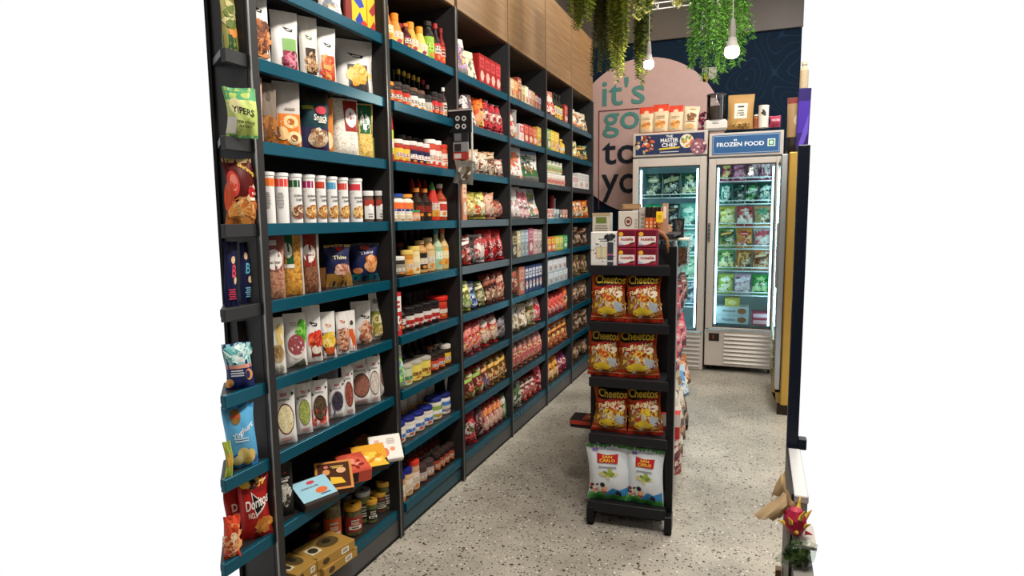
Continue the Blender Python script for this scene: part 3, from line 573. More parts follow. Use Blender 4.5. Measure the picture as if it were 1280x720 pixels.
put(1, 4, 'pouch', 'snack_pouch', 'small white pouch of red brown nuts', 'snack', 421, 437, 390, 34, inset=.015, A=W, art=logo(0, .78, 'c9623a', 1.1)+[('r', -.4, .08, .44, .6, 'a86a4c'), ('s', .0, .34, .38, .24, 34, .014, ['d89a7c', '8a4a30', 'e8c4a8'])])
put(1, 4, 'pouch', 'snack_pouch', 'slim white pouch with orange foot', 'snack', 436, 446, 388, 30, inset=.02, A=W, art=[('r', -.4, .05, .4, .55, 'd8602a'), ('e', 0, .7, .2, .06, '4a3a34')])
put(1, 4, 'pouch', 'snack_pouch', 'white pouch picturing pretzel sticks', 'snack', 440, 465, 377, 36, inset=.05, A='dedbd6', art=logo(.18, .64, '1c1a1a', 1.3)+[('e', .2, .26, .3, .22, 'c09078'), ('s', .2, .26, .28, .2, 26, .022, ['b06a48', 'e0b090', '8a4a32'])])
put(1, 4, 'pouch', 'snack_pouch', 'white pouch of green gold pretzel rings', 'snack', 463, 488, 365, 36, A='e6e3de', art=[('r', -.49, .06, .49, .6, '8a8a3a'), ('e', -.15, .44, .24, .1, 'dcc98a'), ('e', -.15, .44, .13, .05, '8a7a34'), ('s', .1, .3, .34, .2, 26, .02, ['e0cf94', 'b8a050', 'f0e4b8']), ('e', -.2, .8, .12, .05, '8a8880')])
OV = [('white pouch with cream quinoa oval', 343, 372, 482, ['e8dcae', 'd4c288', 'f2ead0'], '6a3a2a', None), ('white pouch with green seed oval', 371, 391, 480, ['9aa84e', '7a8a34', 'c0c878'], '8a7a52', None),
      ('white and red pouch with dark chia oval', 389, 412, 476, ['4a3a28', '6e5a40', '2e241a'], '2e2018', ('d0402e', .42)), ('white and purple pouch with black bean oval', 411, 432, 474, ['2e2832', '4a4450', '1e1a22'], '9a8aa0', ('33265a', .42)),
      ('white pouch with small brick red oval', 430, 444, 458, ['9a4a38', '7a3426', 'b8685a'], '5a2a20', None), ('white pouch with large brown flax oval', 437, 466, 450, ['8a5648', 'a8705e', '6e4034'], '4a2a20', None),
      ('white pouch with pale grain oval', 460, 476, 446, ['d8ccc0', 'b8a898', 'ece4da'], '6a4a3a', None), ('white pouch with brown oval by post', 474, 489, 438, ['94604e', 'ac7866', '7a4a3c'], '4a2e26', None)]
for i, (lk, a_, b_, t_, fc, rim, foot) in enumerate(OV):
    art = ([('r', -.46, .08, .1 if i == 3 else .49, foot[1], foot[0])] if foot else [])+[('e', .02, .43, .39, .26, rim), ('e', .02, .43, .35, .235, MF(fc, 260)), ('l', -.2, .8, .2, .86, 2, 'c2505a'), ('t', 'FLAX' if i == 5 else 'SEEDS', .0, .75, .5, .03, '5a5450'), ('e', -.35, .72, .05, .025, '2e2a28'), ('e', .38, .84, .05, .025, '2e2a28'), ('l', -.3, .06, .3, .13, 2, 'd89090' if not foot else 'f0e8e4')]
    put(1, 3, 'pouch', 'seed_pouch', lk, 'seeds', a_, b_, t_, 36, inset=.015 if i % 2 == 0 else .035, A='e4e2de', art=art)
for i, (a_, b_, t_) in enumerate(((372, 395, 470), (400, 425, 462), (428, 455, 440))):
    put(1, 3, 'pouch', 'seed_pouch', 'plain grey pouch standing in back row', 'seeds', a_, b_, t_, 30, inset=.1, A='9ea2a8')
# carton shelf
put(1, 2, 'pouch', 'snack_pouch', 'tall black pouch with round seed picture', 'snack', 347, 368, 580, 34, A='23211f', art=[('e', 0, .42, .32, .22, '8a857a'), ('s', 0, .42, .28, .19, 50, .012, ['b8b4a8', '3a3630', 'd8d4c8']), ('l', -.3, .64, .2, .7, 1, 'e8e4dc'), ('t', 'DRAGEE', .0, .72, .6, .04, 'e8e4dc'), ('r', -.1, .8, .15, .83, 'a03a34')])
def flatbox(look, name, cx, cy, w, dpt, h, rz, tilt, A, art, side=None, zl=None, b=1, k=2):
    z = zl if zl is not None else LEV[k]+.0; P = B(cx, cy, 2, z+h+math.sin(tilt)*dpt/2)
    mb = MB(); mb.box(-w/2, w/2, -dpt/2, dpt/2, 0, h, A, .003); mb.art(lambda u, v, off=0: (w*u, dpt*(v-.5), h+off), w, dpt, art, .0005)
    if side: mb.art(lambda u, v, off=0: (w*u, -dpt/2-off, h*v), w, h, side, .0004)
    o = mb.build(name, None, (P.x, P.y, z+math.sin(tilt)*dpt/2), (tilt, 0, rz)); reg(o, look, 'chocolate box', bayplace(b, k), P.y); return o
AZ = PI/2-.5
flatbox('light blue chocolate box with orange fruit', 'chocolate_box', 391, 609, .15, .13, .035, AZ+.15, .45, '3a3230', [('r', -.5, .12, .5, .95, '9fd0e2'), ('e', .15, .4, .17, .12, 'e0703a'), ('e', .0, .8, .12, .07, 'c9485a'), ('t', 'CHOCOLATE', -.1, .62, .5, .06, '6a5a6a'), ('l', .0, .2, .4, .28, 1, '4a6a7a')])
flatbox('dark brown gift box with gold pieces', 'chocolate_box', 417, 591, .15, .15, .035, AZ-.35, .5, '3a2418', [('r', -.5, 0, .5, 1, 'd9924e'), ('r', -.43, .07, .43, .93, '4e2a16'), ('p', [(-.1, .2), (.3, .2), (.2, .4), (-.1, .45)], 'f0c03a'), ('e', .2, .65, .13, .1, 'e8b48a'), ('e', -.2, .62, .1, .1, 'e09a5a'), ('e', -.2, .8, .06, .05, 'd87a7a'), ('l', -.1, .72, .3, .82, 2, 'e8c46a')])
flatbox('coral house shaped chocolate box', 'chocolate_box', 440, 576, .12, .14, .06, AZ-.1, .25, 'c9503c', [('p', [(-.45, .1), (.45, .1), (.45, .6), (0, .9), (-.45, .6)], 'd9614a'), ('s', 0, .4, .3, .2, 8, .012, ['f09a80', '8a2a2a'])], side=[('r', -.48, .1, .0, .9, '2a1a1a')])
flatbox('yellow and black chocolate box with mango', 'chocolate_box', 461, 567, .15, .13, .035, AZ-.25, .5, '26201c', [('r', -.5, .3, .5, 1, 'e8a62e'), ('p', [(-.4, .0), (.5, .0), (.3, .6), (-.1, .7)], 'f0bd3a'), ('s', .05, .4, .3, .2, 12, .02, ['f6cf4a', 'd98a1e', 'f8e08a'])])
flatbox('overhanging white card box with orange strawberry', 'chocolate_box', 481, 555, .15, .13, .03, AZ-.3, .75, 'e8e2da', [('r', -.47, .05, .47, .95, 'f2ece4'), ('e', -.05, .3, .13, .18, 'e07a4a'), ('e', .2, .4, .08, .08, 'e8946a'), ('e', -.25, .75, .08, .07, 'e8b4a0'), ('l', .0, .6, .35, .85, 3, 'c9bdb4')])
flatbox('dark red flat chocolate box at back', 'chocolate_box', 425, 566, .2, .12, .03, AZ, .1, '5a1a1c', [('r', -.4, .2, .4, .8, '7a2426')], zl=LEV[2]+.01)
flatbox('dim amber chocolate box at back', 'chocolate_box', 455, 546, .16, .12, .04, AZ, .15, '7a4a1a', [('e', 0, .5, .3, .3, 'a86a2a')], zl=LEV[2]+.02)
# lowest shelf: pickle jars and kraft cartons
PJ = [(404, 427, 628, 'dark lidded jar of orange pickle', '5a4a28', '4a3c30', 'c0542a', .05), (424, 443, 620, 'grey lidded jar at back', '4a4a34', '6a6660', 'a8a49a', .14), (430, 453, 634, 'yellow lidded pickle jar standing frontmost', '4e4a2c', 'e0a63a', '9a3430', .03),
      (443, 464, 616, 'silver lidded jar of green olives', '6a7038', 'c4c8cc', '2a2a26', .06), (457, 472, 627, 'small yellow lidded olive jar', '4a5a2c', 'e0a63a', '262a20', .03), (464, 484, 618, 'yellow lidded jar of red peppers', '7a2a22', 'e2aa3c', '262220', .05),
      (470, 490, 604, 'tall yellow lidded pickle jar by post', '5c6636', 'dfae44', '24261e', .04), (452, 474, 601, 'dark amber jar behind', '4a3c22', '7a6230', '3a2e20', .15)]
for a_, b_, t_, lk, cA, cL, cB, ins in PJ:
    put(1, 1, 'jar', 'pickle_jar', lk, 'jar', a_, b_, t_, 40, inset=ins, A=MF([cA, '6e6a3a', cA], 60), L=cL, B=cB, neck=.96, art=[('t', 'OLIVES' if 'olive' in lk else 'PICKLE', 0, .44, .3, .08, 'e8e2d2'), ('r', -.25, .24, .25, .36, 'd9d2c0'), ('l', -.2, .26, .2, .34, 1, '5a4a3a'), ('l', -.25, .5, .25, .58, 1, 'b8b2a0')], lidart=[('e', 0, .5, .25, .25, '3a3020')])
def kraft(look, cx, cy, w, dpt, h, rz, z0, dark=False):
    P = B(cx, cy, 2, z0+h); A = 'a8823e'
    mb = MB(); mb.box(-w/2, w/2, -dpt/2, dpt/2, 0, h, M(A, .6), .002)
    mb.art(lambda u, v, off=0: (w*u, dpt*(v-.5), h+off), w, dpt, [('e', .12, .55, .24, .28, '57482c'), ('e', .12, .6, .1, .12, '2e281c'), ('r', -.42, .3, -.16, .7, 'd8cdae'), ('e', -.29, .5, .1, .15, '3a3222')], .0005)
    mb.art(lambda u, v, off=0: (w*u, -dpt/2-off, h*v), w, h, [('e', -.28, .5, .09, .3, '4a3a22'), ('r', .12, .2, .32, .75, 'ece6d4'), ('l', .14, .3, .3, .65, 2, '6a5a44')], .0004)
    mb.art(lambda u, v, off=0: (-w/2-off, -dpt*u, h*v), dpt, h, [('e', 0, .5, .1, .3, '4a3a22'), ('l', -.35, .3, -.15, .7, 2, 'e8dfc8')], .0004)
    o = mb.build('kraft_carton', None, (P.x, P.y, z0), (0, 0, rz)); reg(o, look, 'carton', bayplace(1, 1), P.y)
zb = LEV[1]-.002; AR = PI/2-.12
kraft('kraft carton, lower one of the right stack', 409, 692, .20, .15, .042, AR+.04, zb); kraft('kraft carton, upper one of the right stack', 405, 681, .20, .15, .042, AR-.06, zb+.0425)
kraft('kraft carton, lower one of the left stack', 369, 714, .12, .15, .042, AR-.02, zb); kraft('kraft carton, upper one of the left stack', 366, 704, .12, .15, .042, AR+.08, zb+.0425)
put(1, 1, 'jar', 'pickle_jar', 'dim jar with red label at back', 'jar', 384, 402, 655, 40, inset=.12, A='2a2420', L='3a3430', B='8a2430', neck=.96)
# ------------------------------------------------------------------ third to seventh bays
def J(look, A, Bc, L, h=.42, n=1, name='sauce_jar', cat='jar', **k): return dict(look=look, kind='jar', name=name, cat=cat, A=A, B=Bc, L=L, h=h, n=n, neck=k.pop('neck', .94), **k)
def BO(look, A, Bc, L, h=.65, n=1, shape='sauce', **k): return dict(look=look, kind='bottle', name=k.pop('name', 'sauce_bottle'), cat='bottle', A=A, B=Bc, L=L, h=h, n=n, shape=shape, **k)
def PI_(look, A, Bc, C, h=.6, n=1, name='noodle_packet', cat='packet', **k): return dict(look=look, kind='pillow', name=name, cat=cat, A=A, B=Bc, C=C, h=h, n=n, **k)
def PO(look, A, Bc, C, h=.6, n=1, name='food_pouch', cat='pouch', **k): return dict(look=look, kind='pouch', name=name, cat=cat, A=A, B=Bc, C=C, h=h, n=n, **k)
def BX(look, A, Bc, C, h=.55, n=1, name='food_box', cat='box', **k): return dict(look=look, kind='box', name=name, cat=cat, A=A, B=Bc, C=C, h=h, n=n, d=k.pop('d', .12), **k)
def CA(look, A, Bc, L, h=.4, n=1, name='food_tin', cat='tin', **k): return dict(look=look, kind='can', name=name, cat=cat, A=A, B=Bc, L=L, h=h, n=n, **k)
RY = ['e0402e', 'f0c84a', 'f4e8d4']; TN = ['c99a62', 'e8cfa0', '8a5a34']; GR = ['6aa04a', 'd8d46a', 'f0ead0']
# third bay
fill(2, 9, 487, 540, [BO('tall orange sauce bottle with yellow cap', 'c9742a', 'e9b24a', 'f0b52c', .66, shape='cone', D='f4e2b0'), BO('orange capped yellow sauce bottle', 'd98a34', 'f0c860', 'ee8a1e', .6, shape='cone', C=['c0304a']),
     BO('slim dark bottle with orange cap', '4a1a1c', '7a1e30', 'e8763a', .5, wt=.7), BO('yellow flowered sauce bottle with orange cap', 'e0a23c', 'f2cf74', 'f0952a', .6, shape='cone', C=['a8304a'], n=1), BO('pale yellow sauce bottle with orange cap', 'e8c05a', 'f4deA0'.lower(), 'f09a2c', .6, shape='cone', C=['8a2a5a'])])
fill(2, 9, 540, 566, [BO('square green labelled bottle, black neck', '1d1c18', '8fb83a', '2a1a18', .78, shape='squat', wt=1.3, D='a8cc52'), BO('red labelled dark bottle with red cap', '2a1412', 'c9302a', 'b02a24', .8, n=1), BO('slim red sauce bottle by upright', '8a1c18', 'd04a34', '9a2a2a', .76, wt=.8)], inset=.03)
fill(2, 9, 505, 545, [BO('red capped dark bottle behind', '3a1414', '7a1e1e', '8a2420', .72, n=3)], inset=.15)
DK = '1c1512'
fill(2, 8, 488, 545, [J('stubby dark jar with orange lid', '241a16', 'c9622a', 'e8923a', .36), J('stubby dark jar with red label', '2a1a16', 'c23a2a', '3a3430', .4, n=2), J('stubby dark jar with white label', '221c1a', 'e6dfd6', '6a4a3a', .4, n=2), J('stubby black jar with pale label', '161414', 'b8b4ac', '2a2624', .36, n=1)])
fill(2, 8, 545, 566, [J('dark jar with bright red label', '2a1412', 'c42a2c', '1e1a18', .46, n=2), BO('small white capped bottle', '3a2420', 'c9c0b4', 'e8e2da', .62, wt=.8)])
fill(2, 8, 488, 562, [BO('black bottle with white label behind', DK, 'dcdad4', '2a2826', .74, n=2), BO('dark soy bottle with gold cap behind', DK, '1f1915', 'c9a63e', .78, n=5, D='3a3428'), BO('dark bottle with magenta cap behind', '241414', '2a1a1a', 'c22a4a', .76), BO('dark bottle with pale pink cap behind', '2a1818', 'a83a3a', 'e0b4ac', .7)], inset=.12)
fill(2, 7, 486, 500, [J('big red pasta sauce jar with grey lid', 'b8241c', 'c8d04a', '5a5248', .85, D='e8e4d0')], inset=.02)
fill(2, 7, 500, 542, [J('yellow and red labelled jar with white lid', 'b03424', 'e8c44a', 'ece6dc', .42, n=2), J('navy and white labelled red jar', 'a82e22', '22264a', 'e4ddd4', .44, n=3, D='f0ece4')])
fill(2, 7, 542, 566, [J('red and white tall tub by the strip', 'c94a34', 'f0e4dc', 'f2eee8', .55, n=2, C=['d83a2a'], name='sauce_tub'), J('slim orange tub beside upright', 'd8583a', 'f2d8c8', 'd8402e', .5, wt=.8, name='sauce_tub')])
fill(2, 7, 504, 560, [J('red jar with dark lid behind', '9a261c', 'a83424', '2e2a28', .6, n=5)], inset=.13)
fill(2, 6, 488, 524, [BO('white mayonnaise bottle with blue cap', 'efe9dc', 'e8703a', '2a4a9c', .5, n=2, shape='mayo', D='2e3a7c', capw=1.1), BO('white mayonnaise bottle with orange cap', 'f0e6d2', 'e87a3a', 'f0a03c', .5, shape='mayo', D='2e3a7c', capw=1.1)], inset=.05)
fill(2, 6, 492, 530, [J('small white dip cup', 'ece4d6', 'd8c8a4', 'e8e0d4', .18, n=3, name='dip_cup', cat='cup'), J('small orange dip cup', 'e08a5a', 'e8b89a', '3a9a6a', .2, name='dip_cup', cat='cup')], inset=.005, gap=.8)
fill(2, 6, 526, 546, [BO('dark sauce bottle with orange neck', '2a1a12', '3a2418', 'd98a3a', .62, n=2, D='8a2a1e')])
fill(2, 6, 546, 566, [BO('sriracha bottle with green tip', 'c42e1e', 'd8a23c', '2f9a52', .76, shape='cone', capw=.8), BO('amber bottle with red white label', '9a3a1a', 'e8dfd4', 'd8cfc4', .74, D='c8423a')])
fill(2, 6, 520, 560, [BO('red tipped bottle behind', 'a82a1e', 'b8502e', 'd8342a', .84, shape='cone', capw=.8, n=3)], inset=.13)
fill(2, 5, 489, 513, [J('white lidded jar of dark paste', '2c2620', '8f8a7c', 'e8e4dc', .36, n=2)])
fill(2, 5, 513, 530, [J('pale orange jar with yellow lid', 'c9842e', 'e8b46a', 'e8c86a', .46), J('cream jar with yellow lid', 'e2cf94', 'e8dcb0', 'e8cc6c', .52)])
fill(2, 5, 530, 550, [BO('tan sauce bottle with dark cap', 'b88a4e', '2a2420', 'a88a62', .62, shape='squat'), BO('tan bottle with beige label', 'c49a62', 'd9bc8c', 'c9b48a', .66, shape='squat')])
fill(2, 5, 550, 567, [BO('clear bottle with green blue label', 'a8b894', '8ac0a0', '4a8aa0', .82, n=1, D='e0ead8'), BO('clear bottle with orange label', 'c9a86a', 'e8a84a', 'd8704a', .82, D='f0dcb0')])
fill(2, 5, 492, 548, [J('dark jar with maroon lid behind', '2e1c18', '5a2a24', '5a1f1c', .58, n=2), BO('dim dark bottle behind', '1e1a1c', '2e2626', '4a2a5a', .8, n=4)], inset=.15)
fill(2, 4, 489, 503, [BX('tall red and white carton by upright', 'c42a2a', 'e8e2de', ['f0e8e0', 'a82020'], .78, name='sauce_carton', cat='carton')], inset=.02)
fill(2, 4, 503, 514, [BO('small dark soy bottle', DK, '3a2a22', 'a8702e', .56)])
fill(2, 4, 514, 555, [J('dark jar with red and white label', '241816', 'd8cfc8', '1e1a1a', .42, n=4, D='b82e2a', C=['b02a2a'])])
fill(2, 4, 555, 569, [J('red tub with red lid', 'c9402a', 'b8322a', 'd8281e', .46, name='sauce_tub', neck=1.05)])
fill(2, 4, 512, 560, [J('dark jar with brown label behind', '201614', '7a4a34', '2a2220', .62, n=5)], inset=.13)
fill(2, 3, 497, 510, [PO('white and lime refill pouch', 'e6ebe2', '7ec83a', ['3a8acb', '8fd84a'], .72, name='sauce_pouch', st=2, D='3a8fd0')], inset=.01)
fill(2, 3, 510, 522, [CA('pale green tin with yellow label', 'c2cfa8', 'd8d48a', 'b8b4a0', .36, D='4a7a5a')]); fill(2, 3, 522, 545, [CA('yellow labelled tin with silver lid', 'e4cf62', 'f0e08a', 'b4b0a4', .36, n=2, D='8a5a2a')])
fill(2, 3, 545, 572, [J('small jar with red checked label', '4a2018', 'c94a3c', '2a2420', .36, n=2), J('small jar with yellow label', '3a2818', 'e0b43a', 'd8d0c4', .44, n=1)])
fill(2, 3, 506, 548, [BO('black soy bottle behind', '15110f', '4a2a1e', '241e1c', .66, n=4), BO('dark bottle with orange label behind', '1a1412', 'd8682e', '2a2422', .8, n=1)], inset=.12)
fill(2, 3, 548, 566, [BO('tall dark bottle with white collar behind', '221c1a', 'c9c4b8', 'd8d6d0', .92, n=2)], inset=.1)
fill(2, 2, 501, 548, [J('spread jar with blue lid and white label', 'd8cbb8', 'e9e6e2', '20287a', .36, n=4, D='3a6ab8', C=['c84a3a'], name='spread_jar')])
fill(2, 2, 548, 573, [J('tall pale jar with blue lid', 'ded6c0', '8aa84e', '24307c', .44, n=1, D='e8e8e0', name='spread_jar'), J('white spread jar with navy lid', 'e4e2dc', '4a7ac0', '22286a', .42, n=1, name='spread_jar')])
fill(2, 2, 504, 556, [CA('white tin with yellow fruit behind', 'e6e0d0', 'e0a83c', 'e8e2d4', .8, n=4, D='d8a03a', name='food_tin'), ], inset=.13); fill(2, 2, 556, 571, [CA('tall white canister behind', 'e8e4dc', 'd8a04a', 'c9c4ba', .85, D='e8b84a')], inset=.12)
fill(2, 1, 503, 512, [J('blue lidded peanut spread jar', 'c98a4e', 'e8d8c0', '1e2478', .52, name='spread_jar')], inset=.01); fill(2, 1, 512, 530, [J('pale jar with blue lid', 'd8b88a', 'e8dccb', '22287c', .5, name='spread_jar'), J('jar with red lid and pale label', 'c9a078', 'e8d4c8', 'd8382a', .56, name='spread_jar')], inset=.02)
fill(2, 1, 530, 548, [J('squat jar of mixed berries', '4a3438', 'b8a4a0', '4a3a38', .34, n=2)]); fill(2, 1, 548, 573, [J('small dark jam jar with red label', '2a1414', 'a84a3a', '3a2c28', .38, n=4, D='d8b89a', name='jam_jar')])
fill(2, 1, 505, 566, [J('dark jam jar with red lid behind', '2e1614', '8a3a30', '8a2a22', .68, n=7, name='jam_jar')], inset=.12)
# fourth bay
fill(3, 9, 577, 597, [PO('white cone bag with purple print', 'e8dcd0', 'a880b0', ['8a4a9a', 'f0c060'], .72, st=2, name='snack_pouch', D='e8b45c'), PO('cream pointed bag', 'e8dcb4', 'f0e6c4', ['f4ecd0'], .55, wt=.8)]); fill(3, 9, 599, 626, [BX('tall red carton of sticks', 'a82424', 'c9484a', ['e8b8a8'], .66, n=4, d=.1, D='e8b0a4')])
fill(3, 8, 579, 632, [PI_('dark snack bag with white crest', '35292c', 'cfc4c4', ['e8a08a', 'f0e4dc'], .6), PO('white and purple noodle bag', 'c9b8b8', '6a4a5a', ['e8d0c8'], .62), PI_('bright orange crisp bag', 'e05a24', 'f08a3a', ['f0c070'], .62), PI_('crimson noodle bag with silver trim', 'b02230', 'd8404a', ['f0d8d0', 'e04a3a'], .62, n=3, ends='c9c4c4')])
fill(3, 7, 590, 632, [PI_('tan crinkled snack bag', 'c9a888', 'e8d4bc', ['8a4a34', 'f4ead8'], .46, n=2, name='snack_bag', st=1), PI_('brown beige snack bag', 'b08a68', 'e0bc94', ['7a3a24', 'f0dcc0'], .5, n=1, name='snack_bag'), PI_('pink brown snack bag', 'a86a60', 'e8c8b8', ['7a2424', 'f0e0d0'], .38, name='snack_bag')])
fill(3, 6, 578, 632, [BX('upright orange striped card strip', 'd88a6a', 'e8c8a8', ['f0d8c0'], .9, wt=.45, d=.04), PI_('olive crisp bag', '9a8a3a', 'c9b45a', ['d8a03a', 'f0e0a0'], .55, name='snack_bag'), PI_('yellow green crisp bag', 'c2bc4a', 'e0dc8a', ['e0562e', 'f4f0d8'], .58, name='snack_bag', ends='a8aa44'), PI_('pink cracker bag', 'c98a74', 'e8b8a0', ['b8442e', 'f0d0b0'], .54, name='snack_bag'), PI_('dark brown leaning snack bag', '4a3028', '9a5a44', ['e0b090', 'c9503a'], .4, name='snack_bag', lean=20)])
fill(3, 5, 579, 634, [PI_('red and white noodle bag', 'b84440', 'e8dcd4', ['f0e0d0', 'c93a2a'], .55), PO('black snack pouch', '242022', '3a3234', ['4a4040'], .5, wt=.5), PI_('white noodle bag with red bowl', 'd8ccc8', 'b83a34', ['c94a34', 'f4ece4'], .6), PI_('bright red noodle bag', 'c42630', 'e04a48', ['f0e4e0', 'a81820'], .66, n=2, D='f0e8e4', wt=1.2)])
fill(3, 4, 580, 635, [PI_('lime yellow snack bag', 'c9cc4a', 'e8e48a', ['e8e8d0', '6a9a3a'], .58, name='snack_bag'), PO('deep blue snack pouch', '2a5aa8', 'd8dce4', ['e8e8ec', '2a3a8a'], .55, name='snack_pouch', lean=14), PI_('green and cream snack bag', '7a9a5a', 'e8dcb0', ['c9a05a', 'f0e8c8'], .5, name='snack_bag', lean=14), PI_('dark red brown noodle bag', '7a3226', 'a85a40', ['c9906a', 'e8c8a0'], .6, n=2), PI_('salmon coloured noodle bag', 'c96a54', 'e8b49c', ['e8c0a0', '9a3a2a'], .62)])
fill(3, 3, 582, 634, [PI_('pink and red noodle bag', 'd04a58', 'e88a7c', ['e8d48a', 'd8503a'], .6, n=2), PI_('red noodle bag with clear foot', 'c42a30', 'e8c8c0', ['c98a52', 'e8d0b8'], .68, n=2, wt=1.2), PI_('dark silver noodle bag', '3a3638', '8a8488', ['c9c4c8', '6a4a4a'], .5)])
fill(3, 2, 583, 636, [PI_('multicoloured vegetable noodle bag', 'd8604a', '9ac05a', ['7ab84a', 'f0e8c0', 'e0402e'], .58, n=2, wt=1.3), PI_('brown orange noodle bag', 'b86a4a', 'e8a86a', ['d8d0c8', '6a5a9a'], .6, n=1), PI_('golden orange noodle bag', 'dc9434', 'f0c060', ['c9502e', 'f4dca0'], .66, n=3)])
fill(3, 1, 584, 606, [PI_('glossy red rice bag', 'c4303a', 'e85a5a', ['e8c8c8', '4a7a3a'], .72, n=1, wt=1.6), PI_('dark plum noodle bag', '4a2a30', '9a6a70', ['c9a8a0', '6a2a2a'], .7)]); fill(3, 1, 606, 639, [PI_('pink and orange noodle packet', 'd8404e', 'f09a5a', ['e8d0a0', 'f0e0d0'], .6, n=4), PI_('green and white noodle packet', '8aa06a', 'e8e4d8', ['d8d8c0', '4a7a3a'], .56)])
# fifth bay
MX = [('beige', 'c9b48a', 'e8dcc0'), ('orange', 'cf8a4a', 'e8bc84'), ('brick red', '9a4a3a', 'd8a890'), ('olive', 'a8a468', 'dcdab0')]
fill(4, 9, 638, 679, [BX(f'{n_} spice carton', a_, b_, ['d8542e', '8a6a3a'], h_, d=.08) for (n_, a_, b_), h_ in zip([MX[0], MX[1], MX[2], MX[3], ('pale cream', 'dcd4bc', 'f0ead8'), ('dusty pink', 'c9a09a', 'ead0c8'), ('tan', 'b8946a', 'dcc4a0'), ('red striped', 'b04a40', 'e8d0c0'), ('purple grey', '7a6478', 'c9b8c4')], (.5, .5, .62, .48, .5, .46, .46, .42, .4))])
fill(4, 8, 638, 679, [PI_('slim red and white chilli bag', '9a3a34', 'd8c8c0', ['c93a2e', 'e8d8c8'], .62), CA('grey patterned tall tin', '8a8a84', 'c9c8c0', 'a8a8a4', .78, wt=.8, B2=1), BX('white and pink carton', 'd8c8c4', 'c94a5a', ['e8a090'], .46), BX('red stock carton', 'a83a34', 'd8705a', ['e8b890'], .5, n=2), BX('orange red carton', 'c9683a', 'e8a070', ['f0d0a0'], .5), BX('tall yellow carton', 'd8b44a', 'f0d87a', ['c9622e'], .56)])
fill(4, 7, 638, 658, [PO('big clear bag with orange strips', 'dcd8d4', 'd8764a', ['c95a34', 'e8a880', 'f0ece8'], .78, name='food_pouch', st=3, D='d87a4e')]); fill(4, 7, 658, 680, [PO('big white bag with dark green label', 'e0dcd4', '3f6a3a', ['2f5a34', 'c98a4a', 'e8e4dc'], .8, st=2, D='2a4a2c', top='9ab0cc')])
fill(4, 6, 640, 664, [PO('slim white rice cracker pack', 'dcd8d2', 'c9c4c0', ['b88a8a', 'f0ecea'], .72, n=2, wt=.8), PO('white pack with pink top', 'dcd0cc', 'c9506a', ['e8a0a0', 'e8e0dc'], .74, n=2, wt=.9)]); fill(4, 6, 664, 681, [PO('white bag with green leaf print', 'e4e2dc', '8aae4a', ['7aa03a', 'e8a080', 'f0ece4'], .86, wt=1.8, lean=16)])
fill(4, 5, 640, 682, [BX('black and gold tea carton', '3a342c', 'a8946a', ['8a6a3a'], .62), BX('cream carton with gold band', 'c9b888', 'e8dcb8', ['8a7a4a'], .68, wt=.7), BX('silver grey carton', '8a98a4', 'c9d0d8', ['5a6a7a'], .7, n=2, wt=.8), BX('plum pink carton', 'a04a5a', 'd890a0', ['e8c8c8'], .74), BX('pale pink carton', 'c99aa0', 'e8d0d0', ['8a4a5a'], .7), BX('beige grey carton', 'b0a498', 'dcd4c8', ['6a5a4a'], .68)])
fill(4, 4, 640, 682, [PI_('green and red pillow bag', '5a6a4a', 'b84a3c', ['c93a34', 'd8d0b8'], .66, wt=1.3), BX('coral tall carton', 'b86a54', 'd89a84', ['a84a34'], .74, wt=1.2), BX('navy and white carton', '2e3a64', 'd8d8e4', ['c96a6a', 'e8e8f0'], .72, n=5, wt=.75)])
fill(4, 3, 641, 683, [PO('cream snack bag', 'd8d0b8', 'e8e4d4', ['b8a888'], .66, wt=1.2), PO('pale tan biscuit bag', 'c9b08a', 'e8d8c0', ['8a6a4a', 'f0e4d0'], .58), PI_('yellow topped biscuit bag', 'b8a04a', 'e8dcc0', ['8a5a34', 'f0e4c8'], .7), PI_('pink and red leaning bag', 'c94a54', 'e8b4b4', ['e8d0d0', 'd82a34'], .68, lean=16)])
fill(4, 2, 641, 684, [PI_('pink and tan noodle packet', 'b8745a', 'd88a80', ['e8c89a', 'c94a54'], .74, n=6)])
fill(4, 1, 643, 685, [PI_('white and green bag lying behind', 'c9c4b4', '5a7a4a', ['d8d0b8', '3a5a3a'], .62, n=1, wt=1.6), PI_('red and white instant meal packet', 'c94438', 'e8c8b8', ['f0dcd0', 'b82a20'], .5, n=3, lean=20), PI_('glossy red bag at bay end', 'c93640', 'e0606a', ['e8a0a0'], .85, wt=1.2)])
# sixth bay
fill(5, 9, 684, 696, [PO('tall red and white pasta bag', 'b86a54', 'e8d0c0', ['c93a2e'], .8, n=2)]); fill(5, 9, 696, 713, [BO('dark vinegar bottle with yellow label', '1c1a16', 'd8c85a', '2a2620', .85, n=3), BX('slim red carton', 'a83a34', 'd87a6a', ['e8c8a8'], .6, n=2, wt=.6)])
fill(5, 8, 684, 713, [BX('green leaf carton', '5a8a5a', 'b8c88a', ['d8d8a0'], .62, wt=.8), BX('yellow carton', 'd8b03a', 'f0d46a', ['c9622e'], .62, n=2), J('jar with purple lid and label', '7a3a5a', '5a2a6a', '6a2a5a', .66, wt=1.2), BO('yellow mustard bottle', 'e0b43a', 'e8c45a', 'e8c04a', .52, shape='squat')])
fill(5, 7, 684, 712, [J('white spice jar, lower tier', 'dcd4c4', 'c9a8a0', 'e8e4dc', .36, n=6, name='spice_jar', D='b85a5a')]); fill(5, 7, 684, 706, [J('white spice jar, upper tier', 'd8d4bc', 'a8b890', 'dcdcd0', .36, n=5, name='spice_jar', D='8a9a5a')], lift=.105)
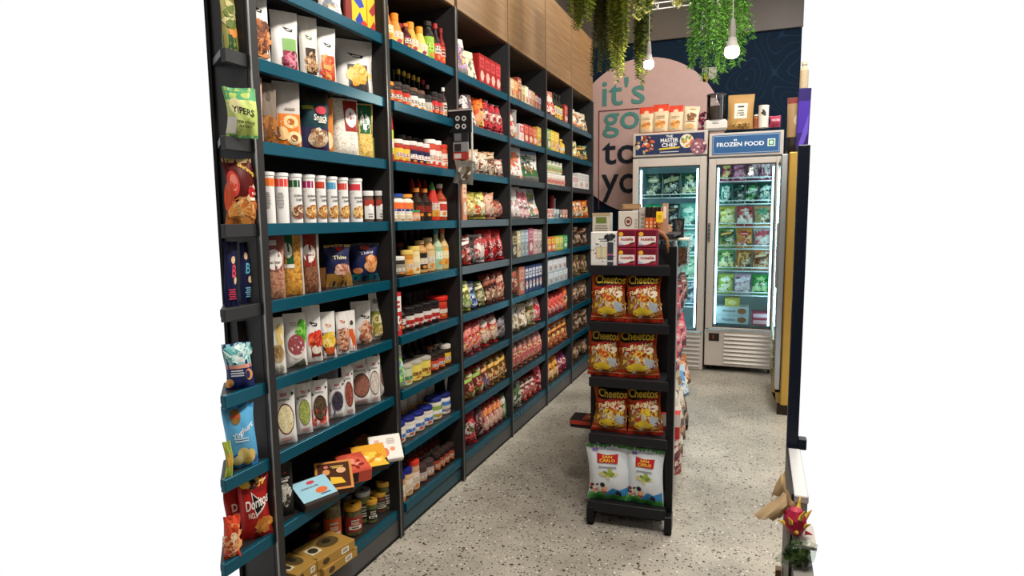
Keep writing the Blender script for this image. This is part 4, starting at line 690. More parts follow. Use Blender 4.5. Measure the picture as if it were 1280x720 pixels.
fill(5, 6, 684, 712, [BX('small upright tea carton', c_, d_, ['e8dcd0'], .3, d=.06, name='tea_carton') for c_, d_ in ()] or [BX('small white and red tea carton', 'dcd4cc', 'c94a3a', ['c93a2e'], .3, n=2, d=.06), BX('small grey blue tea carton', '8a9aa0', 'd8dcdc', ['4a5a6a'], .3, n=2, d=.06), BX('small black tea carton', '2e2c2e', 'a8a4a0', ['e8e4dc'], .3, n=1, d=.06), BX('small red brown tea carton', 'a85a4a', 'e0c0b0', ['e8c8a0'], .3, n=2, d=.06)])
fill(5, 6, 692, 708, [CA('dark red canister on boxes at back', 'a82a3a', 'c94a54', '8a2430', .75), CA('pale canister on boxes at back', 'b8b8b0', 'dcdcd4', 'c9c9c4', .66)], inset=.13)
fill(5, 5, 684, 704, [BX('orange and yellow soup box', 'd8643a', 'e8c44a', ['f0e0a0'], .42, n=2, d=.1), BX('yellow green soup box', 'c9b43a', 'e8e08a', ['5a9a4a'], .42, n=2, d=.1)]); fill(5, 5, 704, 712, [BX('bright green soup box', '3a9a5a', '8acb9a', ['e8f0e0'], .44, d=.1)])
fill(5, 4, 685, 712, [BX('pale blue rice pack, lower tier', 'a8b8bc', 'e0e4e8', ['c95a4a', '4a7a9a'], .38, n=4, d=.12)]); fill(5, 4, 685, 708, [BX('white and red rice pack, upper tier', 'c9ccd0', 'e8e8ec', ['d8543a', '3a8aa0'], .38, n=4, d=.12)], lift=.108)
fill(5, 3, 685, 713, [PI_('small red snack packet', 'b82e34', 'd85a4a', ['f0d8c0', 'e0402e'], .56, n=4, name='snack_packet'), PI_('orange red snack packet', 'd84a28', 'f08a4a', ['f0c080'], .66, name='snack_packet')])
fill(5, 2, 685, 712, [PI_('bright orange noodle bag', 'd8602a', 'f0a04a', ['f0c870', 'c9402a'], .62, n=4)])
fill(5, 1, 686, 714, [PI_('orange crisp bag near bay end', 'cf7a2a', 'e8a84a', ['e8c88a'], .6, n=2, name='snack_bag'), PI_('red and purple candy bag', 'c9343a', '6a4a9a', ['f0d8e0', 'd84a3a'], .55, n=2, name='snack_bag', lean=20)])
# seventh bay
fill(6, 9, 716, 738, [PO('white and orange flour bag', 'dccfbc', 'e0884a', ['e8d8c0'], .62, n=2, name='flour_bag', cat='bag'), PO('cream flour bag', 'dcccA8'.lower(), 'e8dcc0', ['d8b888'], .66, name='flour_bag', cat='bag')])
fill(6, 8, 716, 740, [PO('pale yellow snack bag', 'dccf8a', 'e8e0b0', ['d8a03a'], .55, name='snack_bag'), PI_('green and orange snack bag', '3a7a5a', 'e0a04a', ['e8c45a', 'd86a2a'], .55, wt=1.2, name='snack_bag')])
fill(6, 7, 716, 740, [BX('white and pink medicine box', 'dcd4d0', 'c98a8a', ['b8a8a8'], .4), BX('white upright carton', 'e0dedc', 'c9c4c4', ['b87a8a'], .55, n=2)])
fill(6, 6, 716, 740, [PI_('orange and cream cracker bag', 'd88a4a', 'e8dcc8', ['e0602e', 'f0c890'], .5, n=2, name='snack_bag'), PI_('fiery orange cracker bag', 'd8622a', 'f09a4a', ['e8c060'], .55, name='snack_bag')])
for k_, lk in ((5, 'dark brown snack bag'), (4, 'cream and brown snack bag'), (3, 'small beige snack bag'), (2, 'brown foil snack bag'), (1, 'grey brown snack bag')):
    cc = {5: ('5a3a2a', '9a6a4a'), 4: ('a08a5a', '6a4a3a'), 3: ('7a5a44', 'a8866a'), 2: ('8a6648', 'b8946e'), 1: ('6a5242', '9a7c62')}[k_]
    fill(6, k_, 716, 742, [PI_(lk, cc[0], cc[1], ['c9a47c', '4a3024'], .6 if k_ > 1 else .5, n=2, name='snack_bag')])
# ------------------------------------------------------------------ labels of the shelf goods
def finish_labels():
    from collections import defaultdict
    g = defaultdict(list)
    for r in REG: g[(r[1], r[3])].append(r)
    names = {2: ['left one', 'right one'], 3: ['leftmost', 'middle one', 'rightmost']}
    for (look, pl), L in g.items():
        L.sort(key=lambda r: r[4])
        for i, r in enumerate(L):
            if len(L) == 1: lab = f'{look}, {pl}'
            else:
                n = len(L); pos = names[n][i] if n in names else ('leftmost' if i == 0 else 'rightmost' if i == n-1 else f'{ORD[i]} from left')
                lab = f'{look}, {pos}, {pl}'
            tag(r[0], lab, r[2], f'{look} row, {pl}' if len(L) > 1 else r[5])
# ------------------------------------------------------------------ hanging strip between third and fourth bays
hs = empty('hanging_display_strip', (XF+.05, 3.26, 1.9)); tag(hs, 'black hanging display strip with round icons clipped on the upright between bays', 'display strip')
def hb(px0, py0, px1, py1, Y=3.22):
    a = B(px0, py0, 1, Y); b = B(px1, py1, 1, Y); return min(a.x, b.x)-hs.location.x, max(a.x, b.x)-hs.location.x, min(a.z, b.z)-1.9, max(a.z, b.z)-1.9
mb = MB(); x0, x1, z0, z1 = hb(566, 137, 590, 165); mb.box(x0-.02, x1, -.05, -.03, z0, z1, '1c1c1e', .002)
for i, px in enumerate((572, 580)):
    for py in (148, 158):
        a = B(px, py, 1, 3.21); c = (a.x-hs.location.x, a.z-1.9)
        mb.add([(c[0]+.014*math.cos(t), -.0515, c[1]+.014*math.sin(t)) for t in [2*PI*j/14 for j in range(14)]], [tuple(range(14))], 'c9c9c6')
        mb.add([(c[0]+.007*math.cos(t), -.0522, c[1]+.007*math.sin(t)) for t in [2*PI*j/14 for j in range(14)]], [tuple(range(14))], '2a2a2c')
mb.box(x0-.02, x1+.01, -.055, -.05, z1-.012, z1-.004, 'b8b8b4'); mb.build('header_panel', hs)
for i, (ya, yb, c1, c2) in enumerate(((165, 178, '26262a', '6a6a6e'), (178, 191, '8a8a8c', '2a2a2c'), (190, 200, 'a83a34', 'c9c4c0'))):
    mb = MB(); x0, x1, z0, z1 = hb(567, ya, 586, yb); mb.box(x0, x1, -.05, -.036, z0+.002, z1, c1, .002); mb.box(x0+.01, x0+(x1-x0)*.55, -.052, -.05, z0+.01, z1-.012, c2); mb.build('blister_pack', hs)
mb = MB(); x0, x1, z0, z1 = hb(588, 140, 591, 205); mb.box(x0, x1, -.04, -.03, z0, z1, 'c9c9c4', .001); mb.build('clip_rail', hs)
a = B(579, 230, 1, 3.14); 
mb = pillow('foil_pouch', .125, .125, .02, M('9a9a94', .25, .6), [('s', 0, .5, .3, .25, 9, .018, ['5a4636', '8a8478', 'c9c4b8'])]); o = mb.build('foil_pouch', None, (a.x, 3.14, a.z), (0, .12, 0)); tag(o, 'silver foil pouch hanging below the black display strip', 'pouch')
finish_labels()
# ------------------------------------------------------------------ gondola rack in the aisle
RZ = math.radians(3); RO = Vector((-.575, 3.035, 0)); cr, sr = math.cos(RZ), math.sin(RZ)
rack = empty('gondola_rack', RO, RZ); tag(rack, 'black metal gondola rack standing in the aisle with crisp bags on its end', 'rack')
def RL(x, y, z): return Vector((RO.x+x*cr-y*sr, RO.y+x*sr+y*cr, z))
RW = .19; DB = M('131315', .35); DG = M('1f1f22', .35)
ZL = [.129, .475, .764, 1.044, 1.323]
mb = MB()
mb.box(RW-.006, RW+.03, 0, .04, .03, 1.42, DB, .003)
for i in range(26): mb.box(RW+.006, RW+.014, -.0015, 0, .1+i*.05, .12+i*.05, '0c0c0d')
mb.box(RW+.03, RW+.034, .0, .04, .2, 1.42, M('8f9193', .3, .6)); mb.build('upright', rack)
mb = MB(); mb.box(-RW-.012, -RW+.012, .06, .09, .03, 1.42, DB, .003); mb.build('upright', rack)
mb = MB(); mb.box(-RW+.01, RW, .19, .2, .12, 1.42, '1a1a1c'); mb.build('end_panel', rack)
for i, z in enumerate(ZL):
    yf = -.02 if i < 4 else .0; yf = -.05 if i == 0 else yf
    mb = MB(); mb.box(-RW, RW, yf, .19, z-.02, z-.003, DG); s_ = mb.build('end_shelf', rack)
    mb = MB(); mb.box(-RW-.004, RW+.004, yf-.006, yf, z-.046 if i else z-.05, z+.002, DG, .002); mb.build('shelf_lip', s_)
mb = MB(); mb.box(-RW+.02, RW-.02, -.01, 1.6, .05, .09, '111113'); mb.build('base_plinth', rack)
for x in (-RW+.01, RW+.015):
    for y in (-.03, 1.58): mb = MB(); mb.box(x-.018, x+.018, y-.03, y+.05, .018, .1, DB, .003); mb.lathe([(0, 0), (.016, 0), (.018, .006), (.008, .012), (.008, .02)], 12, '2a2a2a', (x, y)); mb.build('foot', rack)
mb = MB(); mb.box(-.01, .01, .2, 1.6, .1, 1.42, '1b1b1d'); mb.build('centre_panel', rack)
for y in (.82, 1.58):
    mb = MB(); mb.box(-.02, .02, y-.015, y+.015, .1, 1.45, DB); mb.build('upright', rack)
GL = M('7d8082', .32, .5)
for i, z in enumerate((.13, .42, .72, 1.0, 1.27)):
    mb = MB(); mb.box(0.01, RW, .22, 1.6, z-.02, z-.004, DG); s_ = mb.build('side_shelf', rack)
    mb = MB(); mb.box(RW, RW+.006, .22, 1.6, z-.035, z+.004, GL if i > 2 else DG); mb.build('shelf_lip', s_)
    mb = MB(); mb.box(-RW, -.01, .22, 1.6, z-.02, z-.004, DG); s_ = mb.build('side_shelf', rack)
    mb = MB(); mb.box(-RW-.006, -RW, .22, 1.6, z-.035, z+.004, DG); mb.build('shelf_lip', s_)
mb = MB(); mb.box(-RW, RW, .24, 1.6, 1.455, 1.47, 'c9c4bc' if 0 else '2a2a2c'); ts = mb.build('top_shelf', rack)
# crisp bags on the end
def local_put(mb, name, px, py, zb, y, lean, yaw=0):
    "stand a thing on rack end shelf at height zb, local depth y, at photo column px"
    P = B(px, py, 1, RO.y+y); x = ((P.x-RO.x)*cr+(P.y-RO.y)*sr); L_ = RL(x, y, zb)
    return mb.build(name, None, L_, (-lean, 0, RZ+yaw))
OR_ = ['d8c23a', 'd0b070', '9a7a34', 'b8883a', 'dcae34', 'e0d8b8', 'a84424', '7a3a20', 'b8b4a0']
def cheeto_art(tw=.76, cx=0):
    return [('r', -.49, .05, .49, .2, 'a81f1a'), ('p', [(-.48, .46), (.48, .66), (.48, .8), (-.48, .62)], '9c1c16'), ('p', [(-.48, .15), (.48, .15), (.48, .5), (-.48, .44)], '8a5a2c'),
            ('s', .0, .3, .45, .17, 60, .02, OR_), ('s', .0, .5, .46, .12, 24, .02, ['d8b040', '7a2418', 'e8dcc0', 'b84a24']), ('p', [(.16, .2), (.42, .2), (.4, .36), (.18, .4)], 'aab4bc'), ('p', [(-.34, .2), (.1, .13), (.25, .23), (-.1, .3)], 'dcbc2e'),
            ('p', [(cx-.46, .72), (cx-.4, .93), (cx+.38, .95), (cx+.46, .8), (cx+.2, .735), (cx-.1, .715), (cx-.3, .69)], '1a100c'), ('t', 'Cheetos', cx, .825, tw+.06, .165, 'e0bc34'), ('t', 'Flamin Hot', .02, .62, .8, .085, 'ecd8a0', .17),
            ('r', -.495, .075, .495, .085, 'e0c8a0')]
CH = [((738, 783), 341, 4), ((782, 829), 341, 4), ((734, 775), 411, 3), ((772, 824), 411, 3), ((740, 784), 483, 2), ((784, 829), 483, 2)]
dsc = ['on the upper rack end shelf, left', 'on the upper rack end shelf, right', 'on the middle rack end shelf, left', 'on the middle rack end shelf, right', 'above the white bags, left', 'above the white bags, right']
for i, ((a_, b_), yt, lv) in enumerate(CH):
    zb = ZL[{4: 3, 3: 2, 2: 1}[lv]]; Yp = RO.y+.05
    P0, P1 = B(a_, yt+30, 1, Yp), B(b_, yt+30, 1, Yp); T = B((a_+b_)/2, yt, 1, Yp); wdt = (P1.x-P0.x); h = T.z-zb
    h = min(h, .242)
    mb = pillow('crisp_bag', wdt, h+.012, .075, M('b04a1c', .3), cheeto_art(.78 if i != 0 else .8, .06 if i % 2 == 0 else .02), M('a02018', .3), seed=i*5+3)
    o = local_put(mb, 'crisp_bag', (a_+b_)/2, yt+30, zb, .035, .1, (.06, -.05, .0, .05, .05, -.04)[i]+((.0, .0, .08, 0, 0, 0)[i])); o.rotation_euler[1] = (.02, -.03, .03, -.02, .04, -.05)[i]
    tag(o, f'orange and red puffs bag {dsc[i]}', 'crisps', 'orange puffs bags on the rack end')
for i, (a_, b_) in enumerate(((735, 788), (781, 829))):
    zb = ZL[0]; Yp = RO.y+.0; P0, P1 = B(a_, 590, 1, Yp), B(b_, 590, 1, Yp); T = B((a_+b_)/2, 556 if i == 0 else 562, 1, Yp); wdt = P1.x-P0.x; h = T.z-zb
    art = [('r', -.49, .0, .49, .07, '3f8a44'), ('p', [(-.49, .06), (.49, .06), (.49, .12), (.2, .1), (-.2, .16), (-.49, .12)], '5aa84e'), ('p', [(-.1, .12), (.1, .24), (.25, .2), (.48, .26), (.48, .1), (-.1, .1)], '3a8ac8'),
           ('s', -.25, .22, .2, .09, 16, .013, ['c8342c', 'e8b48a', '2a2420', 'f2ece4']), ('p', [(.15, .12), (.3, .08), (.3, .16), (.2, .2)], '2a2c34'), ('e', .0, .5, .24, .045, 'd9cf8a'), ('s', .02, .5, .24, .06, 9, .013, ['6a8a3a', 'e8d87a', '9aac4a']),
           ('l', -.32, .6, .32, .64, 1, '8a9298'), ('p', [(-.24, .7), (.26, .69), (.28, .85), (.0, .83), (-.24, .86)], 'b8242c'), ('t', 'SAN', .01, .8, .24, .045, 'f6d24a'), ('t', 'CARLO', .01, .74, .38, .05, 'f6d24a'), ('l', -.36, .88, -.2, .94, 1, '8a6ac0')]
    mb = pillow('crisp_bag', wdt, h, .08, M('dde3e8', .3), art, M('4d8a4a', .35), seed=31+i)
    o = local_put(mb, 'crisp_bag', (a_+b_)/2, 590, zb, -.0, .06, (.05, -.04)[i]); o.rotation_euler[1] = (-.03, .03)[i]
    tag(o, ['white crisp bag with red badge and mountains, bottom of rack end, left', 'white crisp bag with red badge and mountains, bottom of rack end, right'][i], 'crisps', 'white crisp bags on the rack base')
# boxes on the rack's end top
zt = ZL[4]
def rbox(name, look, cat, px0, px1, py, zb, y, d, A, art, side=None, grp=None, h=None, yaw=0):
    Yp = RO.y+y; P0, P1 = B(px0, py+10, 1, Yp), B(px1, py+10, 1, Yp); hh = h or B((px0+px1)/2, py, 1, Yp).z-zb; w_ = P1.x-P0.x
    mb = carton(w_, hh, d, A, art, side); xm = ((P0.x+P1.x)/2-RO.x)*cr+y*sr; L_ = RL(xm, y+d/2, zb)
    o = mb.build(name, None, L_, (0, 0, RZ+yaw)); tag(o, look, cat, grp); return o
rbox('gift_box', 'white patterned gift box with window and dark ribbon, left on rack end', 'box', 739, 772.5, 290, zt, .01, .12, 'dcdad4', [('s', 0, .5, .46, .46, 34, .004, ['4a5a4a', 'a8604a', '5a6a8a']), ('r', -.3, .66, .3, .86, 'e8e6e0'), ('l', -.25, .7, .25, .82, 2, '6a6a68'), ('r', -.3, .22, .1, .56, 'c9a890'), ('r', -.27, .24, .07, .54, 'd8c8a0'), ('r', -.14, .24, -.06, .54, 'b8c0a0'), ('r', .12, .0, .34, .7, '3a3c48'), ('r', .12, .3, .34, .36, '9a5a74'), ('r', .12, .12, .34, .16, 'c9c8d0'), ('s', .2, .85, .12, .08, 7, .014, ['3a3c44', '22242a'])])
for r_ in range(2):
    for c_ in range(2):
        rbox('spread_carton', f'maroon and white spread carton, {["lower", "upper"][r_]} {["left", "right"][c_]} of the four on the rack end', 'box', (774, 799.5)[c_], (798.5, 826)[c_], 0, zt+r_*.0895+.001, .0, .08, '8a2036',
             [('r', -.42, .12, .42, .62, 'e4dcd8'), ('p', [(-.42, .12), (.42, .12), (.42, .3), (-.1, .14)], 'b83a4a'), ('r', -.42, .66, .42, .92, '6a1628'), ('e', -.3, .74, .12, .12, 'e8b03a'), ('t', 'nutella', .02, .47, .66, .16, 'a8202c'), ('p', [(.1, .14), (.36, .2), (.4, .3), (.2, .26)], '4a2418'), ('p', [(-.4, .3), (-.1, .14), (-.4, .14)], 'a8b4d0')], side=[('r', -.46, .08, .46, .92, '5a1a28')], grp='spread cartons on the rack end', h=.087)
# goods on the top shelf behind
Z2 = 1.47
def tbox(*a, **k): return rbox(*a, **k)
tbox('cookie_tin_bag', 'small white and green printed pack above the gift box', 'pack', 741, 763, 266, Z2, .3, .08, 'c9c2b4', [('r', -.3, .5, .3, .8, '6a7a3a'), ('l', -.4, .1, .4, .45, 3, '8a8474'), ('r', -.5, .85, .5, 1, 'b09a7c')])
tbox('coffee_carton', 'white carton with brown bean emblem on rack top', 'carton', 773, 798, 264, Z2, .27, .1, 'd0cac0', [('e', .0, .55, .2, .22, '6a4438'), ('e', .0, .55, .15, .15, 'c9bcb0'), ('e', .0, .55, .1, .08, '7a3a34'), ('l', -.35, .12, .35, .25, 1, '8a8278'), ('l', .32, .1, .46, .7, 4, 'b0a89c')])
tbox('kraft_box', 'flat tan paper pack lying across the cartons', 'pack', 776, 800, 252, B(788, 263, 1, RO.y+.3).z+.004, .3, .1, '8a6a48', [('r', -.4, .2, .4, .8, 'a08060')], h=.03, yaw=.15)
tbox('carton', 'grey white upright carton behind the bean carton', 'carton', 799, 807, 259, Z2, .26, .08, 'b4aca0', [('l', -.3, .2, .3, .8, 4, '8a8278')])
for i in range(4):
    c = ['c9622e', 'd8743a', 'b8502a', 'e0823e'][i]
    tbox('chocolate_bar', f'orange and black chocolate bar, {["leftmost", "second", "third", "rightmost"][i]} of four upright on rack top', 'chocolate', 806.5+i*5, 811+i*5, 259, Z2, .24, .06, c, [('r', -.5, .62, .5, 1, '1c1614'), ('l', -.3, .1, .3, .5, 3, 'f0c8a0')], grp='upright chocolate bars on rack top')
tbox('price_card', 'small yellow price card on rack top', 'card', 820, 829, 262, Z2+.06, .2, .003, 'f0c42c', [('l', -.3, .3, .3, .7, 2, 'b8921a')], h=.055, yaw=.1)
tbox('carton', 'tall beige carton leaning right of the chocolate bars', 'carton', 828, 834, 254, Z2, .32, .08, 'b08a74', [('r', -.3, .5, .3, .9, 'e0d8cc')])
Pq = RL(.13, 1.35, 0)
mb = MB(); mb.box(-.085, .085, -.12, .12, .0, .005, M('e2ded4', .3)); 
# acrylic bin with brown sweets, white tray on top with jar and black pouch
bin_ = empty('acrylic_bin', RL(.135, .85, 1.275), RZ); tag(bin_, 'clear acrylic bin of brown sweets with white lid on the rack side', 'bin')
t_ = MB(); W_ = .1; H_ = .145
for (x0, x1, y0, y1) in ((-W_, -W_+.004, -.14, .14), (W_-.004, W_, -.14, .14), (-W_, W_, -.14, -.136), (-W_, W_, .136, .14)): t_.box(x0, x1, y0, y1, 0, H_, GLASS)
t_.build('bin_wall', bin_); t_ = MB(); t_.box(-W_-.004, W_+.006, -.145, .145, H_, H_+.012, M('ddd8cc', .35), .003); t_.build('lid', bin_)
t_ = MB(); t_.box(-W_+.006, W_-.006, -.13, .13, .003, .1, MF(['9a5a34', 'b8744a', '6a3a20'], 70), .01); fl = t_.build('sweets', bin_); fl['kind'] = 'stuff'
zl_ = 1.275+H_+.012
def tj(name, look, cat, x, y, r, h, body, lid, lab=None, art=()):
    b_, l_ = jar_parts(r, h, body, lid, lab, art, .96); o = b_.build(name, None, RL(x, y, zl_)); l_.build('lid', o); tag(o, look, cat); return o
tj('chocolate_jar', 'peach coloured jar with dark brown top on the white lid', 'jar', .10, .8, .036, .1, 'c98e62', '2e1c18', 'd09a70')
pm = pouch('coffee_pouch', .07, .115, .04, M('1f1f20', .35), [('e', 0, .5, .25, .15, '3c3c3c')]); o = pm.build('coffee_pouch', None, RL(.17, .86, zl_), (0, 0, RZ)); tag(o, 'black pouch standing on the acrylic bin lid', 'pouch')
mb = MB(); rd_ = random.Random(4)
for i in range(14):
    an = rd_.uniform(0, 2*PI); r0 = .02; p0 = Vector((.0, 0, .02)); p1 = p0+Vector((math.cos(an)*.05, math.sin(an)*.05, rd_.uniform(.01, .06))); mb.tube([p0, (p0+p1)/2+Vector((0, 0, .012)), p1], .008, '9a6a3c', 6, .002)
o = mb.build('dried_flower_bow', None, RL(.14, .62, 1.272)); tag(o, 'small spiky golden brown bow in front of the acrylic bin', 'bow')
tbox('pink_pack', 'pale blue upright pack on the right rack side', 'pack', 838, 845, 302, 1.275, .45, .08, 'a8b4c0', [('l', -.3, .2, .3, .8, 4, '6a7484')])
mb = MB(); 
pts = [RL(.12+.05*math.sin(t*1.2), .1+.02*t, 1.335+.13*math.cos(t*.9)*1.0+.02) for t in [0, .4, .8, 1.2, 1.5]]; mb.tube(pts, .012, M('9a6a4a'), 6, .009); o = mb.build('cardboard_strip', None); tag(o, 'curved brown card strip beside the spread cartons', 'strip')
# right side goods facing the walkway
rd_ = random.Random(11)
RS = [(3, .3, .23, 'pillow', 'dark red foil bag', 'a82430', 'c93a44', .2), (3, .75, .2, 'pillow', 'dim maroon bag', '6a1c24', '9a3a3a', .2), (3, 1.2, .2, 'pillow', 'brown foil bag', '5a3a34', '8a6a5a', .18),
      (2, .32, .22, 'pillow', 'crimson vacuum pack', 'b02c38', 'd86a6a', .12), (2, .6, .2, 'pillow', 'pink red vacuum pack', 'c04a54', 'e0909a', .2), (2, .95, .24, 'pillow', 'rosy red foil bag', 'b83c48', 'e08088', .22),
      (1, .3, .22, 'pouch', 'cream paper pouch', 'c9bca8', 'e0d8cc', .25), (1, .56, .2, 'pouch', 'beige and brown pouch', 'b8a890', '8a6a4a', .24), (1, .88, .22, 'pouch', 'pale blue and white pouch', 'b8ccdc', '5a9acb', .2), (1, 1.2, .2, 'pouch', 'orange brown pouch', 'a8683a', 'd8a070', .2),
      (0, .34, .22, 'pillow', 'red and cream packet', 'b83a34', 'dcc8b4', .2), (0, .62, .2, 'pillow', 'white and brown packet', 'c9beb0', '8a5a3a', .2), (0, .9, .2, 'pillow', 'brown cookie packet', '7a4a2a', 'b88450', .22), (0, 1.2, .2, 'pillow', 'dark brown packet', '4a3426', '8a6a4a', .2)]
for lv, y, wd, kd, lk, A, Bc, h in RS:
    zz = (.13, .42, .72, 1.0)[lv]-.002; fn = pillow if kd == 'pillow' else pouch; nm = 'foil_bag' if kd == 'pillow' else 'paper_pouch'
    mb = fn(nm, wd, h, .08, M(A, .3), gen_art(kd, dict(A=A, B=Bc, C=[Bc, A, 'e8dcc8']), int(y*100)), None)
    o = mb.build(nm, None, RL(RW-.035+(.03 if lv < 2 else .01), y, zz+.01), (-.12 if lv > 1 else -.16, 0, RZ+PI/2-.55)); tag(o, f'{lk} on the right side of the rack, {["bottom", "second", "third", "fourth"][lv]} level', 'bag')
for lv, h, A, lk in ((0, .17, 'c93a2e', 'white and red carton on the rack right side, bottom level front'), ):
    tb = carton(.1, .13, .08, 'c23a34', [('r', -.5, .5, .5, 1, 'ddd4c8')], [('r', -.5, .5, .5, 1, 'ddd4c8')]); o = tb.build('carton', None, RL(RW+.0, .2, .42), (0, 0, RZ)); tag(o, 'white topped red carton on the rack right side, second level front', 'carton')
mb = MB(); mb.box(-.085, .085, -.07, .07, 0, .028, '2a1a16', .003); mb.art(lambda u, v, off=0: (.17*u, .14*(v-.5), .028+off), .17, .14, [('r', -.48, .1, .48, .9, 'a8301e'), ('r', -.48, .1, -.1, .9, '1f1614'), ('r', .0, .3, .35, .7, 'e0702a'), ('e', .17, .5, .1, .16, 'f0c04a')], .0005)
mb.art(lambda u, v, off=0: (.17*u, -.07-off, .028*v), .17, .028, [('r', -.48, .1, .48, .9, 'b8402a')], .0005)
pp = B(732, 588, 1, 3.3); o = mb.build('flat_box', None, (pp.x, 3.33, .42), (0, 0, .05)); tag(o, 'flat black and orange box jutting from the rack left side', 'box')
mb = MB(); mb.box(-.085, .085, -.07, .07, 0, .02, '3a2a26', .003); o = mb.build('flat_box', None, (pp.x+.005, 3.34, .42-.0205), (0, 0, -.04)); tag(o, 'thin dark box under the flat orange box on the rack left', 'box'); o.location.z = .3985
# ------------------------------------------------------------------ upright freezers
YF = 6.5; FRM = M('c9c1b9', .35); FRS = M('aaa6a0', .35, .3); INN = M('c4dade', .5); LED = M('d6f4ff', emit=14); WIRE = M('d8e0e0', .3)
fz = lambda px, py: B(px, py, 1, YF)
GLASSC = glassmat('cool_glass', (.86, .97, .98, 1))
def freezer(xa, xb, gx0, gx1, hdr, lab, gy0, gy1, shelves, split):
    x0, x1 = fz(xa, 300).x, fz(xb, 300).x; f = empty('upright_freezer', (x0, YF, 0)); tag(f, lab, 'freezer')
    W2 = x1-x0; zt_ = fz((xa+xb)/2, 165).z; zh = fz((xa+xb)/2, 196).z; zd = fz((xa+xb)/2, 412).z; zk = fz((xa+xb)/2, 462).z
    g0, g1 = fz(gx0, 300).x-x0, fz(gx1, 300).x-x0; gt, gb = fz((gx0+gx1)/2, gy0).z, fz((gx0+gx1)/2, gy1).z
    mb = MB(); mb.box(0, .03, .02, .62, .09, zt_, FRS); mb.box(W2-.03, W2, .02, .62, .09, zt_, FRS); mb.box(.03, W2-.03, .6, .62, .09, zt_, INN); mb.box(.03, W2-.03, .04, .6, zt_-.02, zt_, FRS); mb.box(.03, W2-.03, .04, .6, zd-.06, zd-.02, INN); mb.box(.03, W2-.03, .04, .6, zh, zh+.03, INN)
    mb.box(.0301, .04, .04, .6, zd, zh, INN); mb.box(W2-.04, W2-.0301, .04, .6, zd, zh, INN); mb.build('cabinet_body', f)
    mb = MB(); mb.box(0, W2, .0, .02, zh+.01, zt_, FRM, .004); mb.box(0, W2, .005, .04, zh-.004, zh+.008, '5a5856'); hd = mb.build('header', f)
    hw, hh = W2-.06, zt_-zh-.05
    mb = MB(); mb.box(.03, W2-.03, -.006, .0, zh+.03, zt_-.02, hdr[0]); mb.art(lambda u, v, off=0: (W2/2+hw*u, -.006-off, zh+.03+hh*v), hw, hh, hdr[1], .0006); mb.build('sign_panel', hd)
    mb = MB(); mb.box(.005, g0, -.03, .0, zd, zh-.012, FRM, .004); mb.box(g1, W2-.005, -.03, .0, zd, zh-.012, FRM, .004); mb.box(g0, g1, -.03, 0, gt, zh-.012, FRM, .004); mb.box(g0, g1, -.03, 0, zd, gb, FRM, .004)
    for (a, b, c, d) in ((g0, g0+.008, gb, gt), (g1-.008, g1, gb, gt), (g0, g1, gt-.008, gt), (g0, g1, gb, gb+.008)): mb.box(a, b, -.026, -.004, c, d, '3a3c3c')
    dr = mb.build('door', f); mb = MB(); mb.box(g0+.008, g1-.008, -.016, -.012, gb+.008, gt-.008, GLASSC); mb.build('glass_pane', dr)
    mb = MB(); hz = fz(gx0, 290).z; mb.box(.012, .035, -.05, -.03, hz-.09, hz+.09, M('8d8d8a', .3, .5), .004)
    for q in range(4): mb.box(.014, .033, -.052, -.05, hz-.07+q*.04, hz-.05+q*.04, '5c5c5a')
    mb.build('handle', dr)
    for xx in (g0+.022, g1-.022): mb = MB(); mb.box(xx-.007, xx+.007, .0, .012, gb+.03, gt-.03, LED); mb.build('light_strip', f)
    mb = MB(); mb.box(0, W2, .0, .03, zk+.02, zd-.015, FRM, .006)
    n = 8
    for q in range(n):
        zz = zk+.05+(zd-.05-zk-.07)*q/(n-1); mb.prism([(-.004, zz), (-.016, zz+.004), (-.004, zz+.022)], 0, W2*.28, W2-.03, FRS)
    mb.box(.04, .14, -.004, .0, zd-.13, zd-.05, '2a2624', .002); mb.box(.075, .095, -.008, -.004, zd-.11, zd-.07, '8a3a2a'); mb.build('grille', f)
    mb = MB(); mb.box(.02, W2-.02, .06, .58, .06, .1, '1c1c1e'); mb.build('chassis', f)
    for xx in (.06, W2-.06):
        for yy in (.1, .5):
            mb = MB(); mb.tube([(xx-.012, yy, .03), (xx+.012, yy, .03)], .03, '1f1f20', 14); mb.box(xx-.02, xx+.02, yy-.02, yy+.02, .055, .07, '3a3a3a'); mb.build('caster', f)
    out = []
    for py in shelves:
        z = fz((gx0+gx1)/2, py).z; mb = MB()
        for q in range(14): x = g0+.02+(g1-g0-.04)*q/13; mb.tube([(x, .1, z), (x, .5, z)], .002, WIRE, 4)
        for zz in (z, z+.035): mb.tube([(g0+.012, .09, zz), (g1-.012, .09, zz)], .006, WIRE, 5)
        for x in (g0+.015, (g0+g1)/2, g1-.015): mb.tube([(x, .1, z), (x, .1, z+.035)], .0035, WIRE, 5)
        mb.build('wire_shelf', f); out.append((z, x0+g0, x0+g1))
    return f, out
art1 = [('r', -.5, 0, .5, 1, '28355c'), ('s', -.36, .5, .14, .42, 40, .02, ['c98a6a', 'e8d8c0', '8a3a2e', '1c2444', 'd8643a', 'b8a87a']), ('e', .25, .6, .1, .35, 'e8dcc8'), ('s', .25, .6, .08, .28, 20, .014, ['c9a03a', '7a9a4a', 'd8703a']), ('e', .42, .3, .12, .4, '8a5a6a'), ('s', .42, .3, .1, .34, 22, .014, ['b87a8a', '5a2a4a', 'e8c8c0']),
        ('t', 'THE', 0, .88, .1, .12, 'f0f0f4'), ('t', 'MASTER', 0, .68, .26, .2, 'f4f4f8'), ('t', 'CHEF', 0, .44, .22, .2, 'f4f4f8'), ('p', [(-.16, .2), (.14, .26), (.16, .34), (-.14, .29)], 'e0c03a'), ('l', -.2, .06, .2, .13, 1, 'c9ccd8')]
